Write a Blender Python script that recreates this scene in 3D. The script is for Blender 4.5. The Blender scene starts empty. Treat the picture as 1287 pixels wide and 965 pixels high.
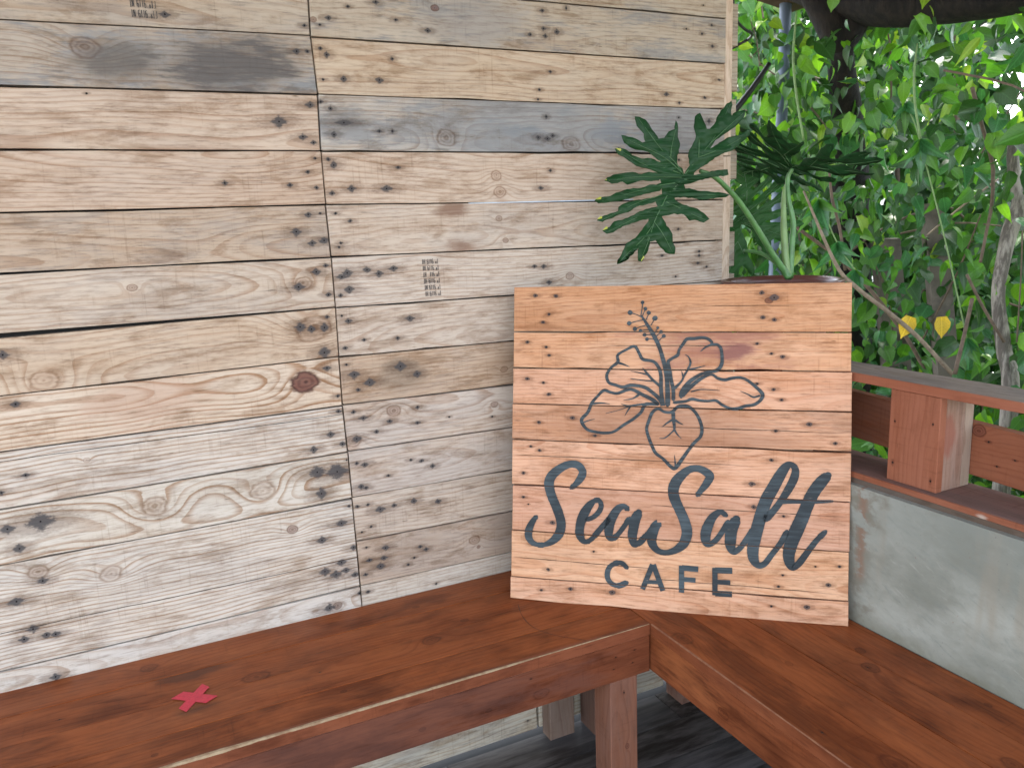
import bpy, bmesh, math, random
import numpy as np
from mathutils import Vector, Matrix, noise as mnoise
from mathutils.geometry import tessellate_polygon
random.seed(7); RNG = np.random.RandomState(11)
SC = bpy.context.scene; COL = SC.collection

# ------------------------------------------------------------ camera, sky, sun, exposure
cam_d = bpy.data.cameras.new("camera"); cam = bpy.data.objects.new("camera", cam_d); COL.objects.link(cam)
CR = Vector((0.89904, -0.436287, -0.037139)); CU = Vector((0.117424, 0.158519, 0.980348)); CF = Vector((0.421826, 0.885734, -0.193746))
cam.matrix_world = Matrix(((CR.x, CU.x, -CF.x, -1.23494), (CR.y, CU.y, -CF.y, -1.60896), (CR.z, CU.z, -CF.z, 1.25), (0, 0, 0, 1)))
cam_d.sensor_width = 36.0; cam_d.lens = 28.03; cam_d.clip_end = 500; cam_d.clip_start = .02
cam_d.dof.use_dof = True; cam_d.dof.focus_distance = 1.75; cam_d.dof.aperture_fstop = 7.5
SC.camera = cam
SUN_EL, SUN_AZ = math.radians(58), math.radians(48)      # azimuth from +Y towards +X
wd = bpy.data.worlds.new("World"); SC.world = wd; wd.use_nodes = True
wt = wd.node_tree; bg = wt.nodes["Background"]; sky = wt.nodes.new("ShaderNodeTexSky")
sky.sky_type = 'NISHITA'; sky.sun_disc = False; sky.sun_elevation = SUN_EL; sky.sun_rotation = SUN_AZ
sky.air_density = 1.0; sky.dust_density = 2.5; sky.ozone_density = 1.0
hs = wt.nodes.new('ShaderNodeHueSaturation'); hs.inputs['Saturation'].default_value = .45; wt.links.new(sky.outputs[0], hs.inputs['Color']); wt.links.new(hs.outputs[0], bg.inputs[0])   # hazy, whitened sky; bg.inputs[1].default_value = 0.15
sl = bpy.data.lights.new("sun", 'SUN'); so = bpy.data.objects.new("sun", sl); COL.objects.link(so)
sl.energy = 4.0; sl.angle = math.radians(0.6); sl.color = (1.0, .95, .86)
sd = Vector((math.sin(SUN_AZ) * math.cos(SUN_EL), math.cos(SUN_AZ) * math.cos(SUN_EL), math.sin(SUN_EL)))
so.rotation_euler = sd.to_track_quat('Z', 'Y').to_euler(); so.location = sd * 20
SC.view_settings.view_transform = 'Standard'; SC.view_settings.look = 'None'; SC.view_settings.gamma = 1
SC.view_settings.exposure = 0.45

WALL=[('L',[-2.7,1.5928],[[0.0,0.0],[1.8351,0.0263],[1.8372,0.1275],[0.0,0.1275]],(172,157,136),0.4,0.3,[[1.8264,0.0424,0.0065,1.45],[1.5837,0.0444,0.0101,1.45]],[]),('L',[-2.7,1.502],[[0.0,0.0],[1.8398,0.0107],[1.8351,0.1148],[0.0,0.0886]],(160,148,132),0.5,0.95,[[1.8074,0.0859,0.0087,1.45],[1.8274,0.087,0.0066,1.45]],[[1.4514,0.0727,0.0214,0.35]]),('L',[-2.7,1.4072],[[0.0,0.0],[1.8372,0.0015],[1.8398,0.1033],[0.0,0.0926]],(190,168,146),0.5,0.1,[[1.7639,0.0534,0.0178,1.45],[1.8257,0.0855,0.0101,2.0],[1.8064,0.0264,0.0113,1.45],[1.8259,0.0157,0.008,1.45],[1.4441,0.0932,0.003,1.45]],[]),('L',[-2.7,1.3034],[[0.0,0.0],[1.8382,0.0031],[1.8372,0.1031],[0.0,0.1016]],(187,163,140),0.5,0.1,[[1.8259,0.0897,0.0057,1.45],[1.8094,0.0642,0.0069,1.45],[1.7732,0.0401,0.0074,1.45],[1.8238,0.0344,0.007,1.45],[1.6542,0.0449,0.0077,1.45]],[]),('L',[-2.7,1.2085],[[0.0,0.0],[1.841,-0.005],[1.8382,0.0958],[0.0,0.0927]],(176,154,130),0.45,0.3,[[1.804,0.0789,0.0094,1.45],[1.8275,0.0804,0.0047,1.45],[1.778,0.0466,0.0129,1.45],[1.831,0.0276,0.0119,1.8],[1.807,0.0234,0.0107,1.45]],[]),('L',[-2.7,1.0986],[[0.0,0.0],[1.8414,0.0054],[1.841,0.1027],[0.0,0.1077]],(188,170,150),0.5,0.2,[[1.8295,0.0882,0.0077,1.45],[1.8098,0.0769,0.0116,1.5],[1.8304,0.0303,0.0078,1.45],[1.7728,0.0495,0.0141,1.45]],[[1.7817,0.0562,0.0167,0.2],[1.4763,0.068,0.0082,0.5]]),('L',[-2.7,0.9809],[[0.0,0.0],[1.8402,0.0219],[1.8414,0.1209],[0.0,0.0955]],(190,168,145),0.45,0.1,[[1.2615,0.0846,0.0141,1.45],[1.7687,0.0885,0.0195,1.0],[1.7907,0.082,0.0144,1.0],[1.8165,0.0831,0.0165,0.9],[1.8239,0.1038,0.0066,1.45],[1.8123,0.0324,0.0213,1.0]],[[1.7938,0.0851,0.033,0.3],[1.3166,0.0322,0.0227,0.2]]),('L',[-2.7,0.8923],[[0.0,0.0],[1.8397,0.0072],[1.8402,0.1083],[0.0,0.0864]],(205,187,168),0.95,0.0,[[1.2685,0.0849,0.0104,1.45],[1.8154,0.0885,0.0094,1.8],[1.8327,0.0282,0.0068,1.45]],[[1.7701,0.0643,0.0255,0.95]]),('L',[-2.7,0.7825],[[0.0,0.0],[1.8428,0.0172],[1.8397,0.1147],[0.0,0.1075]],(200,191,181),0.8,0.15,[[1.2662,0.0652,0.0083,1.45],[1.226,0.0402,0.0083,1.45],[1.8116,0.0593,0.0111,1.45],[1.7741,0.0322,0.0124,1.45],[1.8313,0.1056,0.0083,1.45],[1.8347,0.035,0.0098,1.45]],[[1.3646,0.0775,0.0053,0.3]]),('L',[-2.7,0.6807],[[0.0,0.0],[1.8442,0.0168],[1.8428,0.1169],[0.0,0.0997]],(200,192,180),0.8,0.1,[[1.7771,0.086,0.0223,1.45],[1.8182,0.0803,0.0296,1.45],[1.782,0.0389,0.0225,1.0],[1.8398,0.1021,0.0042,1.45],[1.2778,0.0788,0.029,1.45],[1.226,0.075,0.0159,1.45],[1.2391,0.0351,0.0161,1.1]],[[1.6667,0.0661,0.0224,0.2],[1.467,0.0711,0.0224,0.2]]),('L',[-2.7,0.4796],[[0.0,0.0],[1.847,0.0183],[1.8442,0.2157],[0.0,0.1989]],(203,196,186),0.8,0.15,[[1.2663,0.1671,0.0118,1.45],[1.221,0.1375,0.0144,1.7],[1.2392,0.0787,0.0133,1.45],[1.2588,0.062,0.0108,1.45],[1.2731,0.0593,0.0108,1.45],[1.2228,0.0628,0.0106,1.45],[1.7748,0.138,0.0137,1.45],[1.8187,0.1666,0.0122,1.8],[1.8402,0.1076,0.0109,1.45],[1.8118,0.0796,0.014,1.45],[1.7753,0.0674,0.0154,1.45],[1.7982,0.0552,0.0155,1.45],[1.8201,0.0598,0.0125,1.45],[1.8387,0.0457,0.011,1.45],[1.1966,0.01,0.0067,1.45],[1.8376,0.2012,0.0061,1.45]],[[1.2607,0.1866,0.0159,0.35],[1.3779,0.1558,0.019,0.3],[1.7169,0.174,0.0103,0.7]]),('L',[-2.7,0.3891],[[0.0,0.0],[1.8469,0.0],[1.847,0.1067],[0.0,0.0883]],(204,198,190),0.5,0.1,[[1.7781,0.0744,0.0157,1.45],[1.2623,0.0669,0.0124,1.45],[1.8454,0.0926,0.008,1.45],[1.8449,0.0921,0.0042,1.45]],[[1.7958,0.0755,0.0096,0.6]]),('R',[-0.8602,1.7164],[[0.0,0.0],[0.9952,0.0028],[0.9952,0.0988],[0.0,0.0988]],(175,163,143),0.4,0.5,[],[]),('R',[-0.8622,1.6169],[[0.0,0.0],[0.9972,0.0006],[0.9972,0.1001],[0.0021,0.0973]],(170,157,137),0.3,0.7,[[0.1303,0.07,0.0078,1.45],[0.0742,0.0575,0.0055,1.45],[0.0349,0.0342,0.0077,1.45],[0.0176,0.0212,0.0044,1.45],[0.1687,0.0403,0.0068,1.45],[0.2345,0.0243,0.0081,1.45],[0.497,0.0819,0.0073,1.45],[0.5561,0.0911,0.0074,0.8],[0.499,0.0458,0.0086,1.45],[0.4664,0.0319,0.0074,1.45],[0.5031,0.031,0.0087,1.45],[0.5315,0.0414,0.0112,1.0],[0.9534,0.0836,0.0053,1.45],[0.9249,0.0623,0.0046,1.45],[0.9563,0.0366,0.0069,1.45],[0.879,0.0705,0.0045,1.45]],[[0.2514,0.0681,0.008,0.85],[0.0058,0.0298,0.0057,0.7]]),('R',[-0.8576,1.5137],[[0.0,0.0],[0.9926,-0.0012],[0.9926,0.1016],[-0.0046,0.101]],(190,168,140),0.45,0.1,[[0.011,0.0828,0.0066,1.45],[0.0223,0.0715,0.0111,1.0],[0.0515,0.0292,0.0113,1.0],[0.0114,0.0261,0.0045,1.45],[0.1526,0.071,0.0081,1.0],[0.1235,0.0297,0.0104,1.45],[0.5099,0.0631,0.0057,1.45],[0.4817,0.0247,0.0057,1.45],[0.4778,0.0042,0.0044,1.45],[0.9754,0.0649,0.0051,2.2],[0.933,0.0224,0.0063,1.45],[0.8193,0.0267,0.0089,1.45],[0.9324,0.0232,0.0059,1.45],[0.8567,0.0085,0.0052,1.45]],[]),('R',[-0.8602,1.4078],[[0.0,0.0],[0.9952,-0.0],[0.9952,0.1026],[0.0026,0.1038]],(170,163,152),0.55,0.8,[[0.0235,0.0786,0.0091,1.0],[0.0476,0.0529,0.0103,3.2],[0.0263,0.03,0.0115,1.0],[0.0054,0.0903,0.0068,1.45],[0.118,0.0379,0.0071,1.45],[0.1451,0.0384,0.0071,1.0],[0.4976,0.0746,0.0077,1.0],[0.4763,0.0306,0.009,1.45],[0.4994,0.0281,0.0091,1.45],[0.5129,0.0344,0.0078,1.45],[0.9462,0.074,0.0106,1.0],[0.8558,0.0806,0.0052,1.0]],[[0.2608,0.0269,0.0191,0.25],[0.5599,0.019,0.0206,0.3]]),('R',[-0.8592,1.3065],[[0.0,0.0],[0.9942,-0.0105],[0.9942,0.099],[-0.001,0.0991]],(195,174,153),0.45,0.05,[[0.0106,0.0851,0.0069,1.45],[0.0207,0.074,0.014,1.0],[0.0533,0.0288,0.0118,1.45],[0.0132,0.0202,0.0082,1.45],[0.1522,0.0696,0.0066,2.0],[0.1252,0.0278,0.0121,2.0],[0.5049,0.0617,0.0079,1.0],[0.4796,0.0241,0.0092,1.45],[0.8574,0.0852,0.0059,1.0]],[[0.3722,0.0523,0.0122,0.3],[0.3802,0.0176,0.0135,0.3]]),('R',[-0.8564,1.2041],[[0.0,0.0],[0.9914,-0.0072],[0.9914,0.0897],[-0.0028,0.1002]],(190,172,153),0.4,0.2,[[0.0141,0.084,0.0047,1.45],[0.0424,0.0681,0.0072,1.45],[0.0201,0.0254,0.006,1.45],[0.0158,0.0178,0.0048,1.45],[0.8531,0.024,0.0068,1.45],[0.9247,0.0486,0.0055,1.45]],[[0.3716,0.0637,0.0068,0.5],[0.3856,0.0157,0.0075,0.6]]),('R',[-0.856,1.1028],[[0.0,0.0],[0.991,-0.0085],[0.991,0.0918],[-0.0004,0.0991]],(194,179,163),0.5,0.1,[[0.9175,0.0685,0.0056,1.8],[0.9176,0.0582,0.0056,1.8],[0.9139,0.04,0.007,1.8],[0.9412,0.0293,0.005,1.8],[0.8456,0.0104,0.0049,1.45],[0.8047,0.0637,0.0062,2.0],[0.0279,0.0671,0.0146,1.45],[0.0165,0.0598,0.0109,2.0],[0.0692,0.0711,0.0122,1.45],[0.0936,0.0621,0.0123,1.45],[0.1252,0.0711,0.0099,2.0],[0.0296,0.034,0.0134,1.45],[0.0109,0.023,0.0073,1.45],[0.4545,0.0569,0.0068,2.0],[0.478,0.0556,0.0095,1.45],[0.4904,0.0192,0.0096,1.45]],[[0.5453,0.0296,0.0102,0.5]]),('R',[-0.8572,1.0011],[[0.0,0.0],[0.9922,-0.0087],[0.9922,0.0911],[0.0012,0.0995]],(192,175,157),0.4,0.1,[[0.0115,0.0835,0.0049,1.45],[0.0242,0.0717,0.0099,1.45],[0.1556,0.0662,0.0102,2.0],[0.0542,0.0302,0.0063,1.45],[0.1262,0.0267,0.0077,1.45],[0.0133,0.0166,0.0075,1.45]],[]),('R',[-0.8577,0.9015],[[0.0,0.0],[0.9927,-0.0106],[0.9927,0.0887],[0.0005,0.0974]],(177,150,122),0.45,0.15,[[0.0282,0.0595,0.0152,1.45],[0.0593,0.0391,0.0167,1.4],[0.0341,0.0269,0.0077,1.45],[0.1285,0.0657,0.0169,1.45],[0.1644,0.0456,0.0132,1.45],[0.0134,0.0822,0.005,1.45]],[[0.3708,0.0324,0.0084,0.5]]),('R',[-0.8547,0.802],[[0.0,0.0],[0.9897,-0.0079],[0.9897,0.0867],[-0.0031,0.0973]],(189,173,157),0.5,0.2,[[0.0169,0.0809,0.0077,1.45],[0.0366,0.0657,0.0091,2.0],[0.0192,0.0231,0.013,1.45],[0.0627,0.0321,0.0079,1.45],[0.0931,0.0509,0.0092,1.45],[0.1568,0.0731,0.008,1.45],[0.1546,0.0381,0.0067,2.0],[0.2284,0.0415,0.0041,1.45],[0.3322,0.0277,0.0042,1.45]],[[0.1033,0.0715,0.0138,0.5],[0.338,0.0545,0.0085,0.55],[0.0105,0.0198,0.0147,0.3]]),('R',[-0.8532,0.7001],[[0.0,0.0],[0.9882,-0.0055],[0.9882,0.0918],[-0.0015,0.0998]],(188,172,156),0.4,0.2,[[0.0137,0.0721,0.0066,1.45],[0.0304,0.0664,0.0106,1.45],[0.0804,0.0338,0.0061,1.45],[0.1329,0.0601,0.0061,1.45],[0.1568,0.0544,0.0068,2.0],[0.1822,0.0381,0.0083,1.45],[0.0194,0.0197,0.0093,1.45],[0.0295,0.0155,0.008,1.45]],[]),('R',[-0.8515,0.6],[[0.0,0.0],[0.9865,-0.01],[0.9865,0.0924],[-0.0017,0.0978]],(184,168,150),0.5,0.1,[[0.0077,0.076,0.0071,1.7],[0.0302,0.0762,0.0061,1.45],[0.0567,0.0603,0.0133,1.5],[0.0881,0.0633,0.0082,1.8],[0.1336,0.0647,0.0115,1.2],[0.1896,0.0532,0.0106,1.45],[0.0335,0.0252,0.0051,1.45],[0.0128,0.0168,0.0041,1.45]],[]),('R',[-0.8504,0.4975],[[0.0,0.0],[0.9854,-0.0033],[0.9854,0.0903],[-0.0011,0.1003]],(172,150,128),0.35,0.2,[[0.0182,0.0836,0.0052,1.45],[0.0605,0.0739,0.0115,1.45],[0.0226,0.0538,0.0083,1.45],[0.0553,0.0515,0.0094,1.45],[0.0465,0.0341,0.0136,1.45],[0.0123,0.0226,0.0083,1.45],[0.1395,0.0591,0.0075,1.45],[0.153,0.0506,0.0086,1.45],[0.1094,0.0235,0.0064,1.45],[0.1241,0.0367,0.0043,1.45]],[[0.2712,0.0476,0.0125,0.4],[0.2803,0.0287,0.0043,0.7]]),('R',[-0.8505,0.3961],[[0.0,0.0],[0.9855,0.0],[0.9855,0.0959],[0.0001,0.0992]],(197,186,170),0.4,0.1,[[0.0151,0.0826,0.0074,1.45],[0.1725,0.0635,0.0049,1.45]],[])]
SIGN_O=[-0.5547, -0.1331, 0.45]; SIGN_YAW=-0.70196; SIGN_LEAN=0.14835; SIGN_W=0.6894
SIGN_ROWS=[[0.6791, 0.6765], [0.5839, 0.5797], [0.5054, 0.5035], [0.4289, 0.4246], [0.351, 0.3454], [0.2527, 0.2474], [0.1521, 0.1483], [0.0493, 0.05], [0.0004, -0.0012]]
SIGN_CORN=[[0.0072, 0.6791], [0.6845, 0.6764], [0.6894, -0.0], [-0.0, -0.0]]
LETTERS={'S1':[[[0.1324,0.25,0.0065],[0.1451,0.2614,0.0126],[0.1554,0.2757,0.0162],[0.1581,0.2872,0.0156],[0.1495,0.2991,0.0156],[0.1345,0.3024,0.0152],[0.1183,0.2972,0.0162],[0.102,0.2861,0.0184],[0.0903,0.2741,0.0199],[0.0852,0.2599,0.0206],[0.0868,0.2461,0.0199],[0.0916,0.23,0.0195],[0.0987,0.2141,0.0195],[0.1069,0.1936,0.0195],[0.1117,0.1753,0.0195],[0.1105,0.1589,0.0195],[0.1035,0.1445,0.0184],[0.0883,0.1307,0.0134],[0.0682,0.1236,0.0091],[0.0503,0.1272,0.0119],[0.0408,0.1383,0.0152],[0.0403,0.1524,0.0162],[0.0455,0.1668,0.0141],[0.0527,0.179,0.0108],[0.0586,0.1863,0.0061]]],'e':[[[0.1673,0.1842,0.0097],[0.1811,0.1907,0.0097],[0.1924,0.2017,0.0108],[0.1981,0.2146,0.0104],[0.1946,0.2258,0.0097],[0.1855,0.2265,0.0091],[0.1741,0.2168,0.0152],[0.1626,0.1989,0.0195],[0.1558,0.1824,0.0195],[0.1524,0.166,0.0184],[0.1525,0.1522,0.0184],[0.1583,0.1398,0.013],[0.1675,0.1369,0.0097],[0.179,0.1445,0.0097],[0.1927,0.1615,0.0091],[0.2085,0.1808,0.0091],[0.2153,0.1903,0.0087]]],'a1':[[[0.2546,0.2107,0.0087],[0.2467,0.2171,0.0108],[0.2344,0.2119,0.0152],[0.2232,0.1953,0.0184],[0.2165,0.1789,0.0195],[0.2143,0.1628,0.0184],[0.2155,0.1502,0.0141],[0.2235,0.1473,0.0097],[0.2358,0.1595,0.0097],[0.2492,0.1785,0.0097],[0.2581,0.1927,0.0087]],[[0.277,0.2062,0.0169],[0.2693,0.1887,0.0206],[0.2661,0.1704,0.0195],[0.264,0.1543,0.0184],[0.2686,0.1375,0.013],[0.2808,0.1451,0.0097],[0.2918,0.1594,0.0097]],[[0.2706,0.1363,0.0098],[0.2826,0.1444,0.0089],[0.2921,0.156,0.0082],[0.3015,0.17,0.0105],[0.3132,0.1901,0.0051]]],'S2':[[[0.3211,0.1845,0.0082],[0.3122,0.173,0.014],[0.3052,0.1556,0.0187],[0.3053,0.1422,0.0175],[0.3161,0.1282,0.0128],[0.3328,0.1244,0.0112],[0.3516,0.1305,0.014],[0.3678,0.1437,0.0187],[0.3747,0.1598,0.0205],[0.3757,0.1743,0.021],[0.3696,0.1957,0.0205],[0.3601,0.2168,0.0198],[0.3505,0.238,0.021],[0.3475,0.2548,0.0215],[0.3513,0.2706,0.0215],[0.3628,0.2867,0.0187],[0.3801,0.3005,0.0145],[0.3986,0.3025,0.014],[0.4148,0.2948,0.0163],[0.4206,0.2867,0.0163],[0.4128,0.2709,0.0145],[0.4037,0.2586,0.0117],[0.3958,0.2474,0.0084]]],'a2':[[[0.4534,0.2095,0.0108],[0.442,0.2155,0.0108],[0.4282,0.2055,0.0155],[0.4183,0.1865,0.0194],[0.4134,0.1676,0.0201],[0.4149,0.1518,0.0168],[0.4226,0.1483,0.0116],[0.4352,0.1583,0.0108],[0.4476,0.1776,0.0108],[0.4574,0.1966,0.0103]],[[0.4736,0.2028,0.0194],[0.4651,0.1813,0.022],[0.4629,0.1627,0.022],[0.4631,0.1469,0.0194],[0.4695,0.1354,0.0129],[0.4819,0.1442,0.0108],[0.4953,0.1647,0.0108],[0.5062,0.1837,0.0116]]],'l':[[[0.5306,0.2059,0.0155],[0.5462,0.2249,0.0129],[0.5605,0.2464,0.0129],[0.5746,0.2715,0.0155],[0.5839,0.2937,0.0155],[0.5848,0.3104,0.0129],[0.5762,0.3178,0.0116],[0.5667,0.3123,0.0168],[0.5549,0.2925,0.0207],[0.5431,0.2688,0.0227],[0.5324,0.2476,0.0232],[0.5242,0.2238,0.0232],[0.5172,0.1974,0.0232],[0.5114,0.1709,0.0232],[0.5068,0.1445,0.022],[0.5084,0.1236,0.0194],[0.5172,0.1111,0.0129],[0.5295,0.1146,0.0116],[0.5428,0.1338,0.0108],[0.5595,0.1583,0.0108],[0.5713,0.1823,0.0116]]],'t':[[[0.6463,0.2994,0.017],[0.6342,0.2857,0.022],[0.6203,0.2646,0.0227],[0.61,0.2411,0.0232],[0.5997,0.2123,0.0245],[0.5894,0.186,0.0258],[0.5801,0.1596,0.0245],[0.5757,0.136,0.022],[0.5784,0.118,0.0181],[0.5846,0.1106,0.0116],[0.5965,0.1218,0.0129],[0.6106,0.1435,0.0116],[0.6269,0.1677,0.0103],[0.6444,0.188,0.0072]],[[0.5533,0.2413,0.0067],[0.5847,0.244,0.0062],[0.6231,0.2454,0.0057],[0.6562,0.2483,0.0041]]],'C':[[[0.2532,0.0869,0.0094],[0.2433,0.0957,0.0101],[0.2316,0.0956,0.0094],[0.2187,0.088,0.0101],[0.2124,0.0756,0.0108],[0.2129,0.0612,0.0108],[0.2225,0.05,0.0101],[0.2366,0.0475,0.0094],[0.2535,0.0555,0.0094]]],'A':[[[0.2861,0.0437,0.0103],[0.3065,0.0977,0.0103]],[[0.3078,0.0978,0.0103],[0.3283,0.0435,0.0103]],[[0.2948,0.0602,0.0063],[0.3201,0.061,0.0063]]],'F':[[[0.3657,0.0995,0.0103],[0.3663,0.0427,0.0103]],[[0.3664,0.0949,0.009],[0.3995,0.0942,0.009]],[[0.3701,0.0711,0.0076],[0.3944,0.071,0.0076]]],'E':[[[0.4328,0.0996,0.0103],[0.4335,0.0424,0.0103]],[[0.4335,0.0946,0.0094],[0.4672,0.0959,0.0094]],[[0.436,0.0705,0.0076],[0.4635,0.0712,0.0076]],[[0.4341,0.0464,0.009],[0.4672,0.0472,0.009]]]}
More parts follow.
